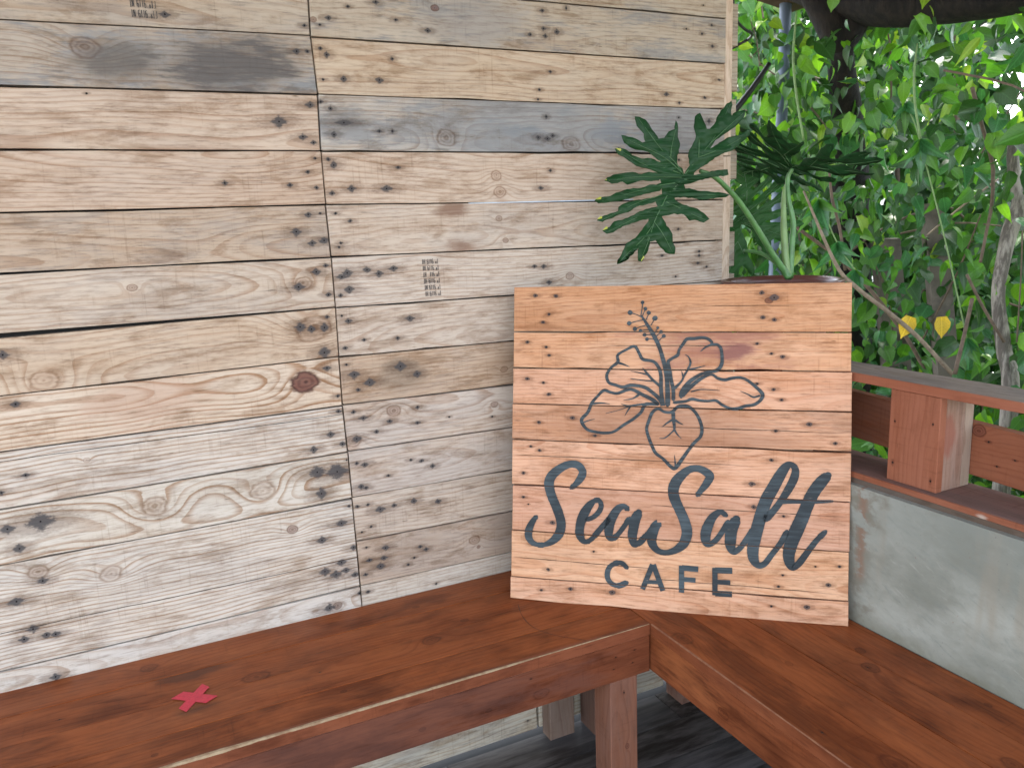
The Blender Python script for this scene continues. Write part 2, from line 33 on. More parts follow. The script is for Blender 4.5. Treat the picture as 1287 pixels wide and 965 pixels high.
FLOWER=[[[0.2792,0.6155,0.003],[0.2881,0.6022,0.0043],[0.2992,0.5845,0.0061],[0.3091,0.5668,0.0065],[0.3169,0.5492,0.0061],[0.3236,0.5271,0.0065],[0.3293,0.5051,0.0069],[0.3328,0.4786,0.0069],[0.3342,0.4466,0.0078],[0.3341,0.4311,0.0078]],[[0.3222,0.4464,0.0065],[0.3203,0.4674,0.0061],[0.3201,0.4918,0.0056],[0.3151,0.5094,0.0052],[0.3041,0.5215,0.0048],[0.2832,0.5258,0.0052],[0.2754,0.538,0.0048],[0.2658,0.5524,0.0048],[0.2488,0.5457,0.0039],[0.231,0.5345,0.0043],[0.2311,0.52,0.0052],[0.2178,0.5087,0.0043],[0.2084,0.4929,0.0048],[0.2124,0.4772,0.0048],[0.227,0.4717,0.0048],[0.2427,0.4675,0.0054],[0.256,0.4714,0.0056],[0.2715,0.4712,0.0052],[0.2892,0.467,0.0056],[0.3047,0.4561,0.0056],[0.3157,0.4463,0.0061],[0.3228,0.4364,0.0065]],[[0.3222,0.4475,0.0069],[0.3241,0.4298,0.0074]],[[0.2312,0.5188,0.0043],[0.2446,0.5145,0.0026],[0.2553,0.5101,0.0009]],[[0.3198,0.4696,0.0043],[0.3044,0.4827,0.0039],[0.2934,0.4948,0.0039],[0.2823,0.508,0.0011]],[[0.2934,0.4937,0.0026],[0.2757,0.498,0.0017],[0.258,0.5012,0.0006]],[[0.3066,0.481,0.0026],[0.2825,0.4825,0.0017],[0.2581,0.4855,0.0013]],[[0.2816,0.643,0.0017],[0.2803,0.6299,0.0013],[0.2781,0.6155,0.0017]],[[0.2814,0.6431,0.0078],[0.2818,0.643,0.0078]],[[0.2874,0.6302,0.0017],[0.2848,0.6235,0.0013],[0.2814,0.6155,0.0017]],[[0.2872,0.6302,0.0078],[0.2876,0.6302,0.0078]],[[0.2945,0.6215,0.0017],[0.2922,0.6153,0.0013],[0.2891,0.6077,0.0017]],[[0.2942,0.6215,0.0087],[0.2947,0.6215,0.0087]],[[0.256,0.6223,0.0017],[0.268,0.6185,0.0013],[0.2792,0.6133,0.0017]],[[0.2558,0.6223,0.0104],[0.2562,0.6223,0.0104]],[[0.2544,0.6002,0.0017],[0.2695,0.6043,0.0013],[0.2836,0.6071,0.0017]],[[0.2542,0.6002,0.0095],[0.2546,0.6002,0.0095]],[[0.2662,0.5886,0.0017],[0.2787,0.5933,0.0013],[0.2903,0.5966,0.0017]],[[0.266,0.5886,0.0091],[0.2664,0.5886,0.0091]],[[0.2777,0.5846,0.0017],[0.2872,0.5863,0.0013],[0.2959,0.5867,0.0017]],[[0.2775,0.5846,0.0078],[0.2779,0.5846,0.0078]],[[0.2861,0.5763,0.0017],[0.2947,0.5766,0.0013],[0.3025,0.5756,0.0017]],[[0.2859,0.5763,0.0082],[0.2863,0.5763,0.0082]],[[0.2912,0.5673,0.0017],[0.299,0.5677,0.0013],[0.3059,0.5668,0.0017]],[[0.291,0.5673,0.0078],[0.2914,0.5673,0.0078]],[[0.307,0.6102,0.0017],[0.3032,0.6035,0.0013],[0.2986,0.5955,0.0017]],[[0.3068,0.6102,0.0108],[0.3072,0.6102,0.0108]],[[0.3128,0.5906,0.0017],[0.3103,0.586,0.0013],[0.3068,0.58,0.0017]],[[0.3126,0.5906,0.0061],[0.3131,0.5906,0.0061]],[[0.3199,0.5822,0.0017],[0.3149,0.5779,0.0013],[0.3091,0.5723,0.0017]],[[0.3197,0.5822,0.0078],[0.3201,0.5822,0.0078]],[[0.3254,0.5738,0.0017],[0.3204,0.5693,0.0013],[0.3146,0.5635,0.0017]],[[0.3252,0.5738,0.0082],[0.3256,0.5738,0.0082]],[[0.3151,0.4333,0.0056],[0.3032,0.4426,0.0061],[0.2818,0.4531,0.0056],[0.2627,0.4624,0.0051],[0.2507,0.4622,0.0051],[0.2316,0.4547,0.0047],[0.2171,0.4562,0.0047],[0.2025,0.4603,0.0051],[0.1891,0.4479,0.0042],[0.177,0.4331,0.0051],[0.1685,0.4134,0.0051],[0.1562,0.3996,0.0056],[0.1575,0.3886,0.0056],[0.1686,0.3766,0.0047],[0.1883,0.3718,0.0047],[0.2079,0.3708,0.0047],[0.2248,0.3745,0.0042],[0.2441,0.3884,0.0047],[0.2632,0.4009,0.0047],[0.2798,0.4158,0.0047],[0.2879,0.4316,0.0056],[0.3009,0.4335,0.0051],[0.3151,0.4333,0.0051]],[[0.177,0.4319,0.0033],[0.1978,0.4335,0.0023],[0.2148,0.4321,0.0007]],[[0.1575,0.391,0.0023],[0.171,0.3963,0.0016],[0.1833,0.3995,0.0007]],[[0.2759,0.453,0.0042],[0.2628,0.4443,0.0023],[0.2437,0.4404,0.0009]],[[0.2938,0.4341,0.0033],[0.2725,0.4313,0.0028],[0.2534,0.4285,0.0028],[0.2389,0.4323,0.0007]],[[0.2582,0.4286,0.0033],[0.2534,0.42,0.0021],[0.2463,0.4078,0.0007]],[[0.2582,0.4286,0.0019],[0.2342,0.4196,0.0009],[0.2064,0.4118,0.0007]],[[0.3491,0.4244,0.0047],[0.3595,0.4306,0.0051],[0.3757,0.4297,0.0051],[0.3897,0.4182,0.0047],[0.3991,0.4018,0.0051],[0.4034,0.3842,0.0051],[0.4006,0.3687,0.0051],[0.3881,0.3552,0.0051],[0.3767,0.3394,0.0051],[0.3653,0.3223,0.0056],[0.3515,0.3026,0.0061],[0.3421,0.3046,0.0056],[0.3256,0.3208,0.0047],[0.3113,0.3312,0.0051],[0.3041,0.3442,0.0051],[0.2956,0.3656,0.0051],[0.2919,0.3824,0.0047],[0.2965,0.3993,0.0051],[0.3035,0.4163,0.0051],[0.3152,0.4242,0.0047],[0.327,0.418,0.0042],[0.341,0.4171,0.0047],[0.3503,0.4244,0.0051]],[[0.3457,0.4172,0.0061],[0.3463,0.4029,0.0056],[0.3484,0.3839,0.0037],[0.3438,0.3766,0.0023],[0.3298,0.3642,0.0019],[0.3181,0.3627,0.0009]],[[0.3484,0.3815,0.0033],[0.3543,0.3721,0.0021],[0.3626,0.3633,0.0007]],[[0.3458,0.4029,0.0037],[0.3342,0.3954,0.0028],[0.3231,0.3863,0.0009]],[[0.3494,0.4018,0.0037],[0.3576,0.396,0.0028],[0.3664,0.3922,0.0007]],[[0.3515,0.305,0.0033],[0.3502,0.3169,0.0019],[0.3489,0.3289,0.0007]],[[0.3457,0.4424,0.006],[0.3451,0.4638,0.0056],[0.3409,0.4841,0.0056],[0.3377,0.5045,0.0052],[0.3346,0.5207,0.0052],[0.3425,0.5279,0.0044],[0.3534,0.535,0.0052],[0.3562,0.5452,0.004],[0.364,0.5573,0.0048],[0.3718,0.5674,0.0052],[0.3856,0.5684,0.0052],[0.4013,0.5704,0.0048],[0.413,0.5677,0.0048],[0.4209,0.5613,0.0044],[0.4209,0.5563,0.004],[0.4307,0.5563,0.0044],[0.4385,0.5493,0.0048],[0.4412,0.5333,0.0048],[0.4408,0.5173,0.0056],[0.4332,0.5053,0.0056],[0.4197,0.5011,0.0048],[0.4021,0.4969,0.0048],[0.3826,0.4846,0.006],[0.3709,0.4723,0.0072],[0.3631,0.458,0.0084],[0.3612,0.4488,0.0072]],[[0.4209,0.5563,0.0036],[0.4093,0.5513,0.0028],[0.3987,0.5422,0.001]],[[0.3481,0.4669,0.0052],[0.3609,0.4803,0.0032],[0.3667,0.4925,0.0032],[0.3735,0.5048,0.0032],[0.3793,0.519,0.0032],[0.3752,0.5311,0.002],[0.3682,0.5361,0.0008]],[[0.3735,0.5048,0.0028],[0.3883,0.5079,0.0024],[0.4088,0.5137,0.0008]],[[0.3647,0.4905,0.0028],[0.3616,0.5026,0.001]],[[0.3628,0.4519,0.0076],[0.373,0.4632,0.0068],[0.3837,0.4735,0.006],[0.3983,0.4858,0.0056],[0.4139,0.4946,0.0048],[0.4236,0.4951,0.004],[0.4335,0.4882,0.0044],[0.4471,0.4853,0.0048],[0.4605,0.4885,0.0048],[0.4759,0.4901,0.0044],[0.4893,0.4858,0.0044],[0.5047,0.4741,0.0048],[0.5201,0.4584,0.0056],[0.5175,0.4465,0.0052],[0.5053,0.4363,0.0048],[0.4882,0.433,0.0048],[0.4729,0.4277,0.0052],[0.4575,0.4277,0.0044],[0.4419,0.4351,0.0044],[0.4301,0.4429,0.0044],[0.4145,0.4416,0.004],[0.3988,0.4424,0.0044],[0.383,0.4451,0.0048],[0.3692,0.4402,0.0044],[0.3464,0.4373,0.0048]],[[0.3809,0.4603,0.0024],[0.4025,0.4651,0.0016],[0.4377,0.4636,0.0008]],[[0.5155,0.4544,0.0032],[0.5032,0.4512,0.0028],[0.4917,0.457,0.0016],[0.4782,0.4628,0.0008]]]
SIGN_ST=[[0.0544, 0.6606, 0.0076], [0.0989, 0.6587, 0.007], [0.0842, 0.6204, 0.0051], [0.0712, 0.6036, 0.0063], [0.037, 0.5618, 0.0063], [0.0782, 0.5509, 0.0051], [0.0844, 0.5333, 0.0057], [0.037, 0.483, 0.007], [0.0721, 0.4749, 0.0051], [0.084, 0.4501, 0.007], [0.0623, 0.3897, 0.0063], [0.1353, 0.4006, 0.0076], [0.1841, 0.3644, 0.0063], [0.0447, 0.3369, 0.0051], [0.0642, 0.3289, 0.0063], [0.0284, 0.2787, 0.0063], [0.0284, 0.2259, 0.0057], [0.0392, 0.2109, 0.0025], [0.516, 0.6593, 0.0076], [0.5399, 0.6494, 0.0126], [0.519, 0.6102, 0.007], [0.5406, 0.6056, 0.007], [0.5089, 0.5582, 0.0057], [0.5363, 0.5384, 0.0051], [0.5579, 0.5323, 0.007], [0.5101, 0.478, 0.0057], [0.5417, 0.467, 0.0057], [0.5572, 0.4463, 0.0057], [0.6097, 0.3987, 0.0082], [0.5468, 0.384, 0.0051], [0.6588, 0.3624, 0.0063], [0.5396, 0.3254, 0.0063], [0.5032, 0.2756, 0.0089], [0.5072, 0.2289, 0.0076], [0.5648, 0.2134, 0.0051], [0.513, 0.1769, 0.0063], [0.0679, 0.0244, 0.0057], [0.1323, 0.032, 0.007], [0.2223, 0.0316, 0.0095], [0.1824, 0.1164, 0.0038], [0.0835, 0.0706, 0.0063], [0.5573, 0.0698, 0.0051], [0.5651, 0.0936, 0.0044], [0.6265, 0.1153, 0.0032], [0.6714, 0.1185, 0.0051], [0.5443, 0.0285, 0.0044], [0.612, 0.0324, 0.0082], [0.6511, 0.0799, 0.0076], [0.0927, 0.1737, 0.0082], [0.0488, 0.1244, 0.0076]]
LEAF_O=[-0.1119, -0.16, 1.3458]
LEAF_N=[-0.2576, -0.9583, 0.1237]
LEAF_TIPS=[42, 58, 75, 90, 30, 108]
LEAF_OUT=[[0.0001,0.0006],[-0.0135,0.0231],[-0.0146,0.0425],[-0.0069,0.0657],[-0.012,0.0812],[-0.0096,0.0967],[-0.012,0.1152],[-0.0171,0.0948],[-0.0298,0.0912],[-0.0408,0.0779],[-0.0532,0.0781],[-0.0667,0.0975],[-0.0822,0.1169],[-0.1013,0.1275],[-0.099,0.1076],[-0.0857,0.0882],[-0.0845,0.0702],[-0.0928,0.068],[-0.1126,0.081],[-0.1342,0.0887],[-0.1293,0.0737],[-0.1095,0.0618],[-0.0853,0.0537],[-0.0653,0.0417],[-0.0502,0.0298],[-0.0537,0.026],[-0.074,0.0341],[-0.0945,0.0358],[-0.1145,0.0446],[-0.1262,0.0545],[-0.1503,0.0607],[-0.1448,0.0491],[-0.127,0.0392],[-0.1054,0.0233],[-0.079,0.0169],[-0.0527,0.0046],[-0.0508,0.0007],[-0.0795,0.0061],[-0.0962,0.0019],[-0.1185,0.0063],[-0.139,0.0049],[-0.1574,0.0034],[-0.1789,-0.0056],[-0.1623,-0.0118],[-0.1377,-0.0086],[-0.1278,-0.0147],[-0.1175,-0.013],[-0.1008,-0.0088],[-0.0762,-0.0103],[-0.052,-0.0078],[-0.0517,-0.0179],[-0.0644,-0.0222],[-0.0809,-0.0218],[-0.0977,-0.0271],[-0.1141,-0.0266],[-0.1347,-0.0299],[-0.1533,-0.0351],[-0.1679,-0.0424],[-0.1997,-0.0453],[-0.1927,-0.0512],[-0.1684,-0.0501],[-0.1479,-0.0488],[-0.1294,-0.0455],[-0.1107,-0.0403],[-0.0857,-0.0352],[-0.0648,-0.0319],[-0.051,-0.0284],[-0.0508,-0.042],[-0.0698,-0.0492],[-0.0906,-0.0506],[-0.1155,-0.0537],[-0.1362,-0.0588],[-0.1487,-0.0642],[-0.1501,-0.0738],[-0.174,-0.0807],[-0.1979,-0.0876],[-0.1868,-0.0918],[-0.1661,-0.0848],[-0.1495,-0.0777],[-0.1309,-0.0744],[-0.1118,-0.0635],[-0.0911,-0.0602],[-0.066,-0.0552],[-0.0646,-0.0689],[-0.0834,-0.0722],[-0.1043,-0.0773],[-0.117,-0.0846],[-0.1421,-0.0934],[-0.1585,-0.0948],[-0.1714,-0.1078],[-0.1879,-0.1119],[-0.1801,-0.118],[-0.1657,-0.1158],[-0.1426,-0.1031],[-0.1156,-0.0963],[-0.0968,-0.0911],[-0.0823,-0.0917],[-0.0826,-0.0975],[-0.098,-0.1164],[-0.1154,-0.1333],[-0.1344,-0.1423],[-0.1438,-0.1652],[-0.1578,-0.1829],[-0.1383,-0.1772],[-0.1211,-0.1643],[-0.1057,-0.1454],[-0.1067,-0.1649],[-0.1074,-0.1786],[-0.1022,-0.1815],[-0.0877,-0.1579],[-0.0826,-0.1385],[-0.068,-0.1371],[-0.0602,-0.1492],[-0.0463,-0.1635],[-0.0298,-0.1694],[-0.0258,-0.1565],[-0.0328,-0.1444],[-0.0341,-0.1287],[-0.0457,-0.1086],[-0.0529,-0.0849],[-0.0424,-0.0833],[-0.0234,-0.08],[-0.0047,-0.0846],[0.0094,-0.0968],[0.0243,-0.0954],[0.0409,-0.1027],[0.0504,-0.0995],[0.0457,-0.0902],[0.0294,-0.0759],[0.0085,-0.0713],[-0.0121,-0.0628],[-0.0264,-0.0545],[-0.026,-0.0475],[-0.0029,-0.0454],[0.0222,-0.0501],[0.0474,-0.0536],[0.0731,-0.0497],[0.1031,-0.0486],[0.0926,-0.0444],[0.065,-0.0408],[0.0312,-0.0366],[0.002,-0.0299],[-0.0008,-0.0189],[0.0153,-0.0166],[0.0367,-0.0101],[0.0709,-0.0044],[0.1052,-0.0013],[0.1064,0.0085],[0.0842,0.0071],[0.0584,0.0019],[0.0328,-0.0014],[0.0223,-0.0012],[0.0226,0.0047],[0.0379,0.0161],[0.0551,0.0235],[0.0727,0.0368],[0.0944,0.0461],[0.116,0.0516],[0.1337,0.065],[0.1582,0.0842],[0.1625,0.094],[0.1344,0.0807],[0.1086,0.0772],[0.0866,0.0639],[0.0714,0.0564],[0.063,0.0565],[0.0787,0.0758],[0.1049,0.091],[0.1268,0.1043],[0.149,0.1217],[0.1571,0.1392],[0.141,0.1355],[0.1192,0.126],[0.1227,0.1571],[0.1072,0.1456],[0.0894,0.1263],[0.0779,0.107],[0.0625,0.0936],[0.0542,0.0957],[0.0498,0.1113],[0.0482,0.1315],[0.0365,0.125],[0.0314,0.1038],[0.0324,0.0805],[0.023,0.0593],[0.0161,0.0458],[0.0148,0.0186],[0.0081,0.009]]
LEAF_VEIN=[[[0.0013,-0.0006],[-0.0143,-0.0197],[-0.0361,-0.0386],[-0.0518,-0.0615],[-0.0678,-0.0922],[-0.0773,-0.1153],[-0.0909,-0.1382]],[[0.0001,-0.0006],[-0.0204,0.0271],[-0.0481,0.0548],[-0.0753,0.09],[-0.0963,0.121]],[[-0.0048,0.0034],[-0.0408,0.0354],[-0.0811,0.0555],[-0.117,0.0754]],[[-0.0069,0.0027],[-0.0417,0.016],[-0.0828,0.0228],[-0.1345,0.0527]],[[-0.0073,-0.0062],[-0.051,-0.0032],[-0.1128,-0.0023],[-0.1661,-0.0071]],[[-0.0225,-0.0175],[-0.0518,-0.0206],[-0.102,-0.0308],[-0.1845,-0.0488]],[[-0.0362,-0.0405],[-0.0613,-0.0437],[-0.1157,-0.0595],[-0.1867,-0.0899]],[[-0.0506,-0.0635],[-0.0751,-0.0724],[-0.1257,-0.094],[-0.1759,-0.1146]],[[-0.0725,-0.1037],[-0.0989,-0.1339],[-0.1291,-0.16],[-0.1529,-0.1816]],[[-0.0774,-0.1172],[-0.0914,-0.1499],[-0.1019,-0.1768]],[[-0.0682,-0.1],[-0.0529,-0.1279],[-0.0317,-0.1661]],[[-0.0433,-0.0579],[-0.0125,-0.0706],[0.0163,-0.0853],[0.0474,-0.1002]],[[-0.0252,-0.0292],[0.0018,-0.0358],[0.0394,-0.044],[0.0946,-0.0472]],[[0.0008,-0.0104],[0.041,-0.0075],[0.1033,0.0055]],[[0.0027,0.0013],[0.0212,0.0204],[0.0522,0.0529],[0.079,0.0836],[0.1181,0.1494]],[[0.0345,0.0357],[0.0732,0.0485],[0.1166,0.0653],[0.1584,0.0882]],[[0.0345,0.0357],[0.0383,0.0726],[0.0449,0.123]],[[0.0633,0.0643],[0.1052,0.0988],[0.1516,0.1334]],[[-0.0303,0.0371],[-0.025,0.0621],[-0.0125,0.1044]]]
TR={'pipe':[[1.016,0.7144,2.0626,0.02133],[0.959,0.6563,1.6726,0.01991],[0.9195,0.6264,1.4501,0.01991],[0.8725,0.5818,1.1438,0.02275],[0.8281,0.5359,0.8374,0.02275]],'grey_trunk':[[1.1192,-0.0913,1.4426,0.01377],[1.1104,-0.0994,1.3864,0.01607],[1.1093,-0.1161,1.3073,0.01836],[1.1113,-0.1285,1.2552,0.02295],[1.0779,-0.1281,1.1842,0.02181],[1.0546,-0.1331,1.1106,0.01951],[1.0333,-0.1391,1.0368,0.01836],[1.0232,-0.149,0.9694,0.01836],[1.023,-0.1757,0.8473,0.02066],[1.0139,-0.2108,0.6668,0.02295]],'grey_branch':[[1.1113,-0.1285,1.2552,0.01607],[1.1389,-0.133,1.2948,0.01377],[1.1827,-0.1419,1.3495,0.01148]],'curved_stem':[[0.9802,-0.0502,1.5858,0.00561],[0.9899,-0.0742,1.4969,0.00561],[1.0049,-0.1057,1.3857,0.00561],[1.0024,-0.1166,1.3305,0.00561],[0.9891,-0.1271,1.2536,0.00505],[0.9691,-0.1319,1.1881,0.00449],[0.9424,-0.1383,1.1007,0.00449]],'diag_stem':[[0.479,0.073,1.3158,0.00329],[0.5345,0.003,1.1167,0.00549],[0.5764,-0.031,1.0522,0.00659],[0.6562,-0.0863,0.9732,0.00659],[0.7175,-0.1303,0.9058,0.00659],[0.7888,-0.1862,0.8055,0.00659]],'diag_stem2':[[0.6771,0.2954,1.2157,0.00499],[0.7985,0.2123,1.1,0.00499],[0.8759,0.1522,0.9936,0.00624],[0.9501,0.0877,0.8603,0.00624],[0.993,0.0427,0.7479,0.00624]],'thin1':[[1.1666,-0.0244,1.3352,0.00299],[1.072,0.006,1.2684,0.00299],[1.0126,0.0245,1.2236,0.00299],[0.941,0.0464,1.1676,0.0024]],'thin2':[[0.8566,-0.1599,1.0731,0.00439],[0.8858,-0.193,0.9854,0.00439],[0.9275,-0.2345,0.8863,0.00439]],'thin3':[[0.815,-0.2096,1.0135,0.00536],[0.7844,-0.2156,0.9196,0.00536],[0.7486,-0.2213,0.8154,0.00644]],'thin4':[[1.0089,-0.2078,1.1858,0.0022],[0.9895,-0.2268,1.0568,0.0022],[0.959,-0.2499,0.885,0.0022]],'thin5':[[1.0118,0.4957,0.7955,0.00434],[0.9768,0.5439,0.9396,0.00434],[1.2121,0.4796,1.1579,0.00434],[1.4599,0.3843,1.2618,0.00434],[1.5572,0.3246,1.2007,0.00434]],'shoot1':[[0.599,0.2403,1.8259,0.0023],[0.5881,0.2332,1.7698,0.00344],[0.5746,0.2225,1.6912,0.0039],[0.5707,0.2021,1.5896,0.0039],[0.5742,0.1727,1.4628,0.00344]],'shoot2':[[0.809,0.0004,1.7024,0.0022],[0.7921,-0.008,1.6273,0.00329],[0.7837,-0.0228,1.5412,0.00351],[0.7859,-0.0452,1.4437,0.00329]],'shoot3':[[0.6297,0.1265,1.3723,0.00344],[0.6285,0.1097,1.2932,0.00459],[0.6384,0.0852,1.2024,0.00459],[0.6373,0.061,1.0894,0.00459]],'cable':[[0.2226,0.0773,1.8095,0.00359],[0.2197,0.0701,1.7703,0.00359],[0.2445,0.086,1.7421,0.00365],[0.3116,0.1316,1.7357,0.00377],[0.3643,0.1626,1.7339,0.00386],[0.3898,0.2062,1.7305,0.00395],[0.3666,0.2146,1.7185,0.00395],[0.3508,0.2746,1.7003,0.00404]],'cable2':[[0.7391,0.4933,1.7389,0.00778],[0.6918,0.5022,1.677,0.00908],[0.6507,0.511,1.6276,0.01038],[0.5965,0.5234,1.5659,0.01038]],'dark_limb1':[[0.9659,0.4112,1.7546,0.0183],[0.9618,0.4229,1.7985,0.03922],[0.9428,0.449,1.8766,0.04707],[0.9206,0.4795,1.9677,0.0523],[0.903,0.5161,2.0972,0.05752]],'dark_limb2':[[0.9659,0.4112,1.7546,0.0183],[0.9821,0.4158,1.8106,0.04445],[1.0289,0.41,1.8859,0.05491],[1.0773,0.4062,1.9741,0.06014],[1.124,0.4089,2.0881,0.06275]],'dark_trunk':[[0.9714,0.4142,1.7801,0.03922],[1.0308,0.452,1.6692,0.04581],[1.1905,0.565,1.501,0.05788],[1.3253,0.6506,1.1539,0.07116],[1.3534,0.6605,0.744,0.07984],[1.2989,0.5975,0.3373,0.08623],[1.2406,0.5294,-0.1008,0.09581]],'log':[[0.9361,0.6452,2.0882,0.08234],[0.9807,0.4901,1.9927,0.08199],[1.0074,0.2884,1.9025,0.07735],[1.0687,0.1397,1.8726,0.07425],[1.0984,0.0093,1.8573,0.07116],[1.1399,-0.1007,1.8573,0.06868],[1.2048,-0.267,1.8578,0.06707]],'post1':[[1.1153,0.1554,1.2712,0.04199],[1.1092,0.1177,1.0859,0.04326],[1.0983,0.0737,0.8607,0.04581]],'post2':[[1.3557,0.5229,1.1523,0.05988],[1.3508,0.4866,0.9755,0.05988],[1.3388,0.4408,0.7401,0.05988]],'petiole1':[[0.2279,-0.1365,1.1017,0.00876],[0.2177,-0.1278,1.1194,0.00876],[0.1818,-0.1236,1.1633,0.0077],[0.133,-0.1203,1.2274,0.00711],[0.0844,-0.1186,1.2841,0.00653],[0.0309,-0.1304,1.3204,0.00594],[-0.0113,-0.1391,1.3431,0.00539],[-0.0506,-0.1403,1.3554,0.00444]],'petiole2':[[0.2373,-0.1295,1.1028,0.0088],[0.2496,-0.1194,1.1755,0.00782],[0.26,-0.1118,1.2329,0.00685],[0.2563,-0.0974,1.2908,0.00587],[0.2603,-0.0888,1.3389,0.00587],[0.2662,-0.0976,1.3628,0.00487]],'sheath':[[0.2299,-0.1319,1.1014,0.0078],[0.2295,-0.1195,1.1571,0.00878],[0.2351,-0.1054,1.2338,0.0078],[0.2432,-0.0946,1.3007,0.00488],[0.2479,-0.0914,1.3255,0.00098]],'petiole3':[[0.2336,-0.1281,1.101,0.0088],[0.2331,-0.084,1.1466,0.00695],[0.2413,-0.0173,1.2114,0.00611],[0.2372,0.0293,1.2608,0.00516]],'petiole4':[[0.2389,-0.1306,1.1008,0.00782],[0.2393,-0.0779,1.1363,0.00599],[0.2423,-0.0179,1.1591,0.00511],[0.2273,0.0245,1.1654,0.00415]]}
P_potc=[0.2487, -0.0915, 1.0946]
P_yl1=[0.7048, -0.1113, 0.9647]
P_yl2=[0.7798, -0.1477, 0.9616]
P_yl3=[0.8915, -0.0773, 1.2687]
P_palm0=[0.5932, 0.1264, 1.2924]
P_palm1=[0.6261, 0.0837, 1.169]
P_palm2=[0.7837, -0.0446, 1.4417]
P_palm3=[0.6228, 0.0119, 1.0918]
P_palm4=[0.8507, 0.0613, 1.5554]
P_palm5=[0.836, -0.1878, 0.9009]
P_lf2=[0.282, -0.0815, 1.3678]
P_lf3=[0.2443, 0.0372, 1.2608]
P_lf4=[0.2554, 0.0559, 1.1638]
# ------------------------------------------------------------ helpers
def lin(c):
    return tuple((v / 255 / 12.92 if v / 255 <= .04045 else ((v / 255 + .055) / 1.055) ** 2.4) for v in c)
def link(o, parent=None, loc=None):
    COL.objects.link(o)
    if parent: o.parent = parent
    if loc is not None: o.location = loc
    return o
def thing(name, label, cat, loc=(0, 0, 0), group=None):
    o = bpy.data.objects.new(name, None); link(o, None, loc); o.empty_display_size = .1
    o["label"] = label; o["category"] = cat
    if group: o["group"] = group
    return o
def obj(name, bm, m, parent=None, loc=None, smooth=False, kind=None, label=None):
    if isinstance(bm, bmesh.types.BMesh):
        me = bpy.data.meshes.new(name); bmesh.ops.recalc_face_normals(bm, faces=bm.faces); bm.to_mesh(me); bm.free()
    else: me = bm
    if m is not None and not me.materials:
        for mm in (m if isinstance(m, (list, tuple)) else [m]): me.materials.append(mm)
    if smooth:
        me.shade_smooth()
    o = bpy.data.objects.new(name, me); link(o, parent, loc)
    if kind: o["kind"] = kind
    if label: o["label"] = label
    return o
def tag(o, label, cat, group=None):
    o["label"] = label; o["category"] = cat
    if group: o["group"] = group
    return o
def prism(bm, quad, y0, y1, bev=0.0):
    """quad in the local xz plane, extruded from y0 (front) to y1."""
    vs = [bm.verts.new((x, y0, z)) for x, z in quad] + [bm.verts.new((x, y1, z)) for x, z in quad]
    n = len(quad); fs = [bm.faces.new(vs[:n]), bm.faces.new(vs[n:][::-1])]
    for i in range(n): fs.append(bm.faces.new((vs[i], vs[(i + 1) % n], vs[n + (i + 1) % n], vs[n + i])))
    if bev:
        es = [e for e in bm.edges if all(v in vs[:n] for v in e.verts)]
        bmesh.ops.bevel(bm, geom=es, offset=bev, segments=1, affect='EDGES')
    return fs
def box(bm, a, b, bev=0.0):
    x0, y0, z0 = a; x1, y1, z1 = b
    v = [bm.verts.new(p) for p in ((x0, y0, z0), (x1, y0, z0), (x1, y1, z0), (x0, y1, z0), (x0, y0, z1), (x1, y0, z1), (x1, y1, z1), (x0, y1, z1))]
    fs = [bm.faces.new([v[i] for i in f]) for f in ((0, 3, 2, 1), (4, 5, 6, 7), (0, 1, 5, 4), (1, 2, 6, 5), (2, 3, 7, 6), (3, 0, 4, 7))]
    if bev:
        bmesh.ops.bevel(bm, geom=list({e for f in fs for e in f.edges}), offset=bev, segments=2, affect='EDGES')
def catmull(P, n=6):
    P = [np.array(p, float) for p in P]; P = [2 * P[0] - P[1]] + P + [2 * P[-1] - P[-2]]; out = []
    for i in range(1, len(P) - 2):
        for k in range(n):
            t = k / n; a, b, c, d = P[i - 1:i + 3]
            out.append(.5 * (2 * b + (c - a) * t + (2 * a - 5 * b + 4 * c - d) * t * t + (3 * b - a - 3 * c + d) * t ** 3))
    out.append(P[-2]); return out
def tube(bm, pts, sides=8, sub=5, rough=0.0, seed=0, flat=1.0):
    """pts: (x,y,z,r)"""
    P = catmull(pts, sub); rings = []; prev = None
    for i, p in enumerate(P):
        a = P[max(i - 1, 0)]; b = P[min(i + 1, len(P) - 1)]
        t = Vector((b - a)[:3]).normalized()
        if prev is None: prev = t.orthogonal().normalized()
        u = (prev - t * prev.dot(t)).normalized(); prev = u; w = t.cross(u); ring = []
        for k in range(sides):
            an = 2 * math.pi * k / sides; r = max(p[3], 1e-4)
            d = u * math.cos(an) + w * math.sin(an) * flat
            if rough: r *= 1 + rough * mnoise.noise(Vector((p[0] * 6 + seed, p[1] * 6 + k * 1.7, p[2] * 6)))
            ring.append(bm.verts.new(Vector(p[:3]) + d * r))
        rings.append(ring)
    for a, b in zip(rings, rings[1:]):
        for k in range(sides): bm.faces.new((a[k], a[(k + 1) % sides], b[(k + 1) % sides], b[k]))
    for rg in (rings[0], rings[-1]):
        try: bm.faces.new(rg)
        except ValueError: pass
def lathe(bm, prof, c=(0, 0, 0), n=40):
    rings = []
    for r, z in prof: rings.append([bm.verts.new((c[0] + r * math.cos(2 * math.pi * k / n), c[1] + r * math.sin(2 * math.pi * k / n), c[2] + z)) for k in range(n)])
    for a, b in zip(rings, rings[1:]):
        for k in range(n): bm.faces.new((a[k], a[(k + 1) % n], b[(k + 1) % n], b[k]))

